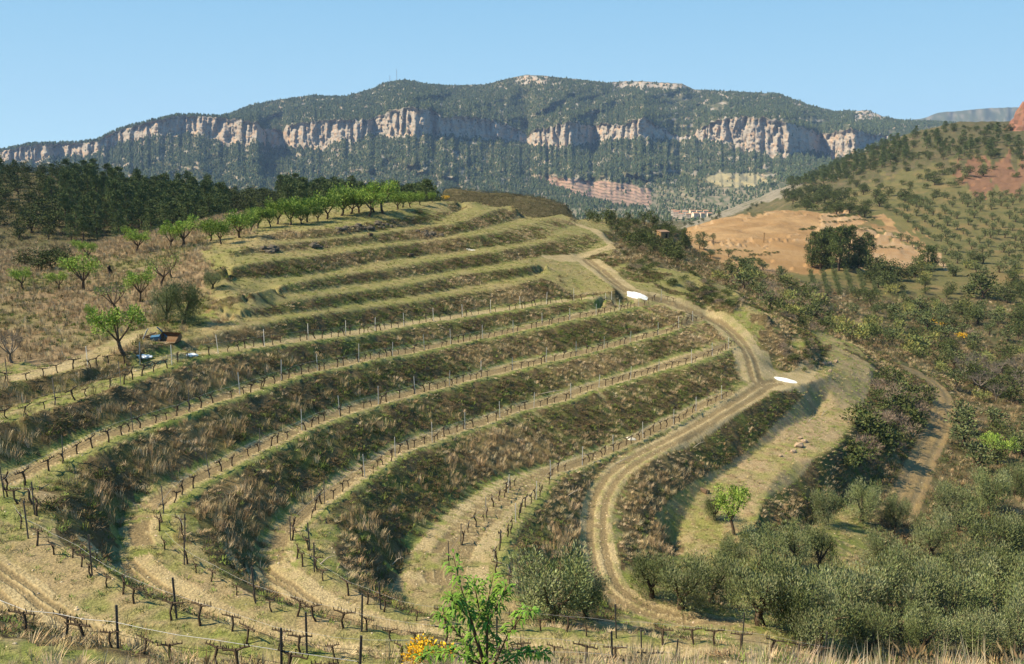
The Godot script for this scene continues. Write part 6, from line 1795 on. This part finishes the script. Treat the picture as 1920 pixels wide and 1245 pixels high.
	n.fractal_octaves = 4
	var ring := 40
	for j in 16:
		for i in ring:
			var pt := func(ii: int, jj: int) -> Vector3:
				var an := TAU * ii / ring
				var f := jj / 16.0
				var rad := 34.0 * (1.0 - pow(f, 1.5)) + 0.1
				var o := Vector3(cos(an) * rad, f * 42.0 - 8.0, sin(an) * rad * 0.8)
				return o * (1.0 + 0.35 * n.get_noise_3dv(o * 1.2 + Vector3(7, 0, 3)))
			var a: Vector3 = pt.call(i, j)
			var b: Vector3 = pt.call(i + 1, j)
			var c: Vector3 = pt.call(i + 1, j + 1)
			var d: Vector3 = pt.call(i, j + 1)
			cb.quad(a, d, c, b, jitter(r, Color(0.17, 0.09, 0.065), 0.25))
	spawn("red_crag", "red rock crag on top of the right-hand hill", "rock", "", [["crag", cb.mesh(), M.plain]], Transform3D(Basis(), cp + Vector3(20, -6, 0)))
	# dead branches and stalks
	for q in [[1010, 740, 60, 20], [1155, 870, 40, 30], [1300, 840, 30, 20], [1515, 792, 26, 12], [1540, 780, 30, 8], [1065, 930, 30, 30], [600, 1060, 30, 12], [735, 1060, 22, 20], [970, 1150, 40, 40]]:
		var p := hit(q[0], q[1])
		var b := MB.new()
		var s := px_height(p, q[2])
		var e := Vector3(s, 0.35, r.randf_range(-0.4, 0.4))
		b.tube(PackedVector3Array([Vector3(0, 0.05, 0), e * 0.5 + Vector3(0, 0.15, 0), e]), PackedFloat32Array([0.045, 0.035, 0.012]), 5, Color(0.3, 0.25, 0.19), Color(0.36, 0.31, 0.24))
		for k in 4:
			var o := e * (0.25 + k * 0.18) + Vector3(0, 0.1, 0)
			b.tube(PackedVector3Array([o, o + Vector3(s * 0.16, r.randf_range(0.1, 0.5), r.randf_range(-0.4, 0.4))]), PackedFloat32Array([0.02, 0.006]), 4, Color(0.3, 0.25, 0.19), Color(0.36, 0.31, 0.24))
		spawn("dead_branch", "pale dead branch lying on a terrace bank", "branch", "dead branches on the banks", [["branch", b.mesh(), M.bark]], Transform3D(Basis(Vector3.UP, r.randf_range(0.2, 1.0)), on_ground(p)))
	stage("things")

func scoop() -> void:
	# old loader scoop and frame lying on the terrace edge
	var p := hit(318, 640)
	var s := 1.0
	var rust := Color(0.2, 0.11, 0.06)
	var rust2 := Color(0.27, 0.17, 0.1)
	var blue := Color(0.09, 0.22, 0.38)
	var b := MB.new()
	var w := 0.85
	# an open bucket: curved back, two cheeks, cutting lip
	var prof := [Vector2(0.55, 0.02), Vector2(0.1, 0.0), Vector2(-0.25, 0.08), Vector2(-0.42, 0.3), Vector2(-0.42, 0.55), Vector2(-0.3, 0.7)]
	for k in 5:
		var a: Vector2 = prof[k]
		var c: Vector2 = prof[k + 1]
		b.quad(Vector3(-w, a.y, a.x), Vector3(-w, c.y, c.x), Vector3(w, c.y, c.x), Vector3(w, a.y, a.x), rust if k % 2 else rust2)
		b.quad(Vector3(-w, a.y - 0.03, a.x), Vector3(w, a.y - 0.03, a.x), Vector3(w, c.y - 0.03, c.x - 0.04), Vector3(-w, c.y - 0.03, c.x - 0.04), rust)
	for sx in [-w, w]:
		for k in range(1, 5):
			var a: Vector2 = prof[0]
			var c: Vector2 = prof[k]
			var d: Vector2 = prof[k + 1]
			b.tri(Vector3(sx, a.y, a.x), Vector3(sx, c.y, c.x), Vector3(sx, d.y, d.x), rust2)
	var lip := MB.new()
	lip.box(Transform3D(Basis(), Vector3(0, 0.03, 0.58)), Vector3(w + 0.02, 0.025, 0.06), Color(0.33, 0.24, 0.15))
	var fr := MB.new()
	fr.tube(PackedVector3Array([Vector3(-0.5, 0.25, -0.4), Vector3(-1.1, 0.75, -0.5), Vector3(-1.3, 1.05, -0.3)]), PackedFloat32Array([0.06, 0.06, 0.05]), 6, blue, blue)
	fr.tube(PackedVector3Array([Vector3(-0.6, 0.1, 0.2), Vector3(-1.5, 0.2, 0.1), Vector3(-2.4, 0.3, 0.0)]), PackedFloat32Array([0.07, 0.06, 0.06]), 6, Color(0.16, 0.12, 0.1), rust)
	fr.box(Transform3D(Basis.from_euler(Vector3(0.2, 0.4, 0.1)), Vector3(-1.05, 0.3, 0.3)), Vector3(0.35, 0.16, 0.22), blue)
	fr.tube(PackedVector3Array([Vector3(-2.3, 0.1, 0.2), Vector3(-2.0, 0.75, 0.1), Vector3(-1.9, 0.95, 0.0)]), PackedFloat32Array([0.05, 0.05, 0.04]), 6, Color(0.3, 0.36, 0.42), Color(0.4, 0.45, 0.5))
	fr.box(Transform3D(Basis.from_euler(Vector3(0.0, 0.2, 0.35)), Vector3(-1.75, 0.45, 0.0)), Vector3(0.5, 0.06, 0.12), Color(0.3, 0.2, 0.13))
	var xf := Transform3D(Basis(Vector3.UP, -0.25).scaled(Vector3(1.05, 1.05, 1.05)), p)
	spawn("loader_scoop", "rusty loader scoop with a blue frame left on the terrace edge", "farm machine", "", [["scoop", b.mesh(), M.rusty], ["cutting_edge", lip.mesh(), M.rusty], ["frame", fr.mesh(), M.rusty]], xf)
	for q in [[272, 671, 0.85, "crumpled white plastic sack lying below the rusty scoop"], [360, 668, 0.7, "flattened white sack on the track right of the other sack"]]:
		var sp := hit(q[0], q[1])
		var sk := SphereMesh.new()
		sk.radius = 0.5
		sk.height = 0.5
		sk.radial_segments = 18
		sk.rings = 10
		var arr := sk.get_mesh_arrays()
		var v: PackedVector3Array = arr[Mesh.ARRAY_VERTEX]
		for k in v.size():
			var nn := n_mid.get_noise_3d(v[k].x * 40.0 + q[0], v[k].y * 40.0, v[k].z * 40.0)
			v[k] = v[k] * Vector3(1.3, 0.75, 0.8) * (1.0 + nn * 0.8)
		var idx: PackedInt32Array = arr[Mesh.ARRAY_INDEX]
		var mb := MB.new()
		for k in range(0, idx.size(), 3):
			mb.tri(v[idx[k]], v[idx[k + 1]], v[idx[k + 2]], Color(0.72, 0.75, 0.8))
		spawn("plastic_sack", q[3], "sack", "", [["sack", mb.mesh(), M.plain]], Transform3D(Basis().scaled(Vector3.ONE * q[2]), sp + Vector3(0, 0.1, 0)))

func sapling() -> void:
	# young peach in leaf on the bank in front
	var r := RandomNumberGenerator.new()
	r.seed = 14
	var d0 := 8.6
	var base := on_ground(Vector3(-0.28, 0, -d0))
	var wood := MB.new()
	var lv := MB.new()
	var bark := Color(0.09, 0.055, 0.035)
	var shoots := [
		[[908, 1238], [880, 1150], [862, 1095], [850, 1042], 0.0],
		[[912, 1240], [914, 1170], [916, 1120], [926, 1076], 0.25],
		[[930, 1240], [952, 1190], [982, 1150], [1000, 1142], -0.25],
		[[895, 1235], [860, 1190], [836, 1160], [828, 1150], 0.35],
		[[900, 1245], [850, 1222], [815, 1225], [790, 1232], -0.1],
		[[940, 1245], [975, 1225], [1005, 1222], [1024, 1228], 0.2],
		[[880, 1160], [862, 1140], [850, 1128], [846, 1120], -0.15],
		[[914, 1170], [935, 1130], [945, 1110], [950, 1098], 0.1],
		[[915, 1200], [900, 1150], [892, 1110], [888, 1082], 0.4],
	]
	var hub := ray(912, 1262) * d0
	wood.tube(PackedVector3Array([base - Vector3(0, 0.1, 0), base.lerp(hub, 0.5) + Vector3(0.03, 0, 0), hub]), PackedFloat32Array([0.035, 0.03, 0.022]), 7, bark, bark)
	for s in shoots:
		var path := PackedVector3Array([hub])
		for k in 4:
			path.append(ray(s[k][0], s[k][1]) * (d0 + s[4] * (k + 1) / 4.0))
		wood.tube(path, PackedFloat32Array([0.014, 0.011, 0.008, 0.006, 0.003]), 6, bark, Color(0.13, 0.06, 0.04))
		for k in range(1, path.size() - 1):
			var n := 34
			for q in n:
				var t := float(q) / n
				var p := path[k].lerp(path[k + 1], t)
				var an := r.randf() * TAU
				var o := Vector3(cos(an), r.randf_range(-0.1, 0.5), sin(an)).normalized()
				var st := p + o * r.randf_range(0.01, 0.05)
				var l := r.randf_range(0.1, 0.16)
				var side := o.cross(Vector3.UP).normalized()
				var mid := st + (o + Vector3(0, 0.1, 0)).normalized() * l * 0.5
				var tip := mid + (o * 0.6 + Vector3(0, -0.75, 0)).normalized() * l * 0.55
				var w := r.randf_range(0.011, 0.016)
				var c := jitter(r, Color(0.115, 0.205, 0.032), 0.3)
				var q1 := st.lerp(mid, 0.5) + Vector3(0, 0.004, 0)
				lv.tri(st, q1 + side * w * 0.8, q1 - side * w * 0.8, c)
				lv.quad(q1 - side * w * 0.8, q1 + side * w * 0.8, mid + side * w, mid - side * w, c)
				lv.tri(mid - side * w, mid + side * w, tip, c)
	var inv := Transform3D(Basis(), -base)
	var wm := SurfaceTool.new()
	wm.append_from(wood.mesh(), 0, inv)
	var lm := SurfaceTool.new()
	lm.append_from(lv.mesh(), 0, inv)
	spawn("peach_sapling", "young peach tree with long drooping leaves on the near bank", "tree", "", [["trunk", wm.commit(), M.bark], ["leaves", lm.commit(), M.leaf]], Transform3D(Basis(), base))
func everything() -> void:
	plant_kinds()
	range_behind()
	vineyard()
	trees()
	things()
	grasses()
# ---------------------------------------------------------------- materials
func mat(c: Color, rough := 0.9, vcol := true) -> StandardMaterial3D:
	var m := StandardMaterial3D.new()
	m.albedo_color = c
	m.roughness = rough
	m.metallic_specular = 0.2
	m.vertex_color_use_as_albedo = vcol
	m.cull_mode = BaseMaterial3D.CULL_DISABLED
	return m

func noise_tex(freq: float, lo: float, hi: float, sd: int, size := 512, bump := false) -> NoiseTexture2D:
	var n := FastNoiseLite.new()
	n.seed = sd
	n.frequency = freq
	n.fractal_octaves = 5
	n.fractal_gain = 0.6
	var t := NoiseTexture2D.new()
	t.width = size
	t.height = size
	t.seamless = true
	t.noise = n
	if bump:
		t.as_normal_map = true
		t.bump_strength = hi
	else:
		var g := Gradient.new()
		g.set_color(0, Color(lo, lo, lo))
		g.set_color(1, Color(hi, hi, hi))
		t.color_ramp = g
	return t

func materials() -> void:
	var s := mat(Color(1, 1, 1), 0.95)
	s.albedo_texture = noise_tex(0.03, 0.6, 1.0, 3)
	s.uv1_triplanar = true
	s.uv1_world_triplanar = true
	s.uv1_scale = Vector3(0.28, 0.28, 0.28)
	s.normal_enabled = true
	s.normal_texture = noise_tex(0.045, 0, 7.0, 9, 512, true)
	M.soil = s
	M.leaf = mat(Color(1, 1, 1), 0.75)
	M.leaf.backlight_enabled = true
	M.leaf.backlight = Color(0.25, 0.3, 0.1)
	M.leafd = mat(Color(1, 1, 1), 0.85)
	M.grass = mat(Color(1, 1, 1), 0.9)
	M.bark = mat(Color(1, 1, 1), 0.95)
	M.plain = mat(Color(1, 1, 1), 0.8)
	M.metal = mat(Color(1, 1, 1), 0.55)
	M.metal.metallic = 0.3
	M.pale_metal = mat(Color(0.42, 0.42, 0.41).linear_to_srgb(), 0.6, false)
	M.rusty = mat(Color(1, 1, 1), 0.8)
	M.rusty.albedo_texture = noise_tex(0.05, 0.55, 1.0, 6, 256)
	M.rusty.uv1_triplanar = true
	M.rockd = mat(Color(0.3, 0.22, 0.15).linear_to_srgb(), 0.95)
	M.rockk = mat(Color(0.1, 0.085, 0.065).linear_to_srgb(), 0.95)
	var k := mat(Color(1, 1, 1), 0.95)
	k.albedo_texture = noise_tex(0.03, 0.75, 1.0, 8)
	k.uv1_triplanar = true
	k.uv1_world_triplanar = true
	k.uv1_scale = Vector3(0.008, 0.008, 0.008)
	M.rock = k

func _ready() -> void:
	T0 = Time.get_ticks_msec()
	var cam := Camera3D.new()
	cam.name = "camera"
	cam.fov = rad_to_deg(2.0 * atan(CY / FO))
	cam.rotation.x = -th
	cam.near = 0.1
	cam.far = 30000.0
	add_child(cam)
	cam.current = true
	var env := Environment.new()
	env.background_mode = Environment.BG_SKY
	var sky := Sky.new()
	var sm := ProceduralSkyMaterial.new()
	sm.sky_top_color = Color(0.27, 0.47, 0.62)
	sm.sky_horizon_color = Color(0.53, 0.65, 0.71)
	sm.sky_curve = 0.14
	sm.ground_horizon_color = Color(0.55, 0.55, 0.5)
	sm.ground_bottom_color = Color(0.3, 0.26, 0.2)
	sm.sun_angle_max = 1.0
	sky.sky_material = sm
	env.sky = sky
	env.tonemap_mode = Environment.TONE_MAPPER_LINEAR
	env.tonemap_exposure = 2.2
	env.fog_enabled = true
	env.fog_density = 0.000055
	env.fog_light_color = Color(0.62, 0.74, 0.92)
	env.sdfgi_enabled = true
	env.ssao_enabled = true
	env.ssil_enabled = true
	var we := WorldEnvironment.new()
	we.name = "world_environment"
	we.environment = env
	add_child(we)
	var sun := DirectionalLight3D.new()
	sun.name = "sun"
	sun.light_energy = 1.6
	sun.light_color = Color(1.0, 0.93, 0.8)
	sun.light_angular_distance = 0.5
	sun.shadow_enabled = true
	add_child(sun)
	sun.look_at_from_position(Vector3.ZERO, -Vector3(-0.7, 0.7, 0.06))
	rng.seed = 7
	n_big.seed = 1
	n_big.frequency = 0.035
	n_big.fractal_octaves = 3
	n_mid.seed = 2
	n_mid.frequency = 0.08
	n_mid.fractal_octaves = 3
	n_fine.seed = 3
	n_fine.frequency = 0.07
	n_fine.fractal_octaves = 2
	n_rid.seed = 4
	n_rid.frequency = 0.01
	n_rid.fractal_type = FastNoiseLite.FRACTAL_RIDGED
	materials()
	land()
	cover()
	ground_meshes()
	everything()
	stage("done")
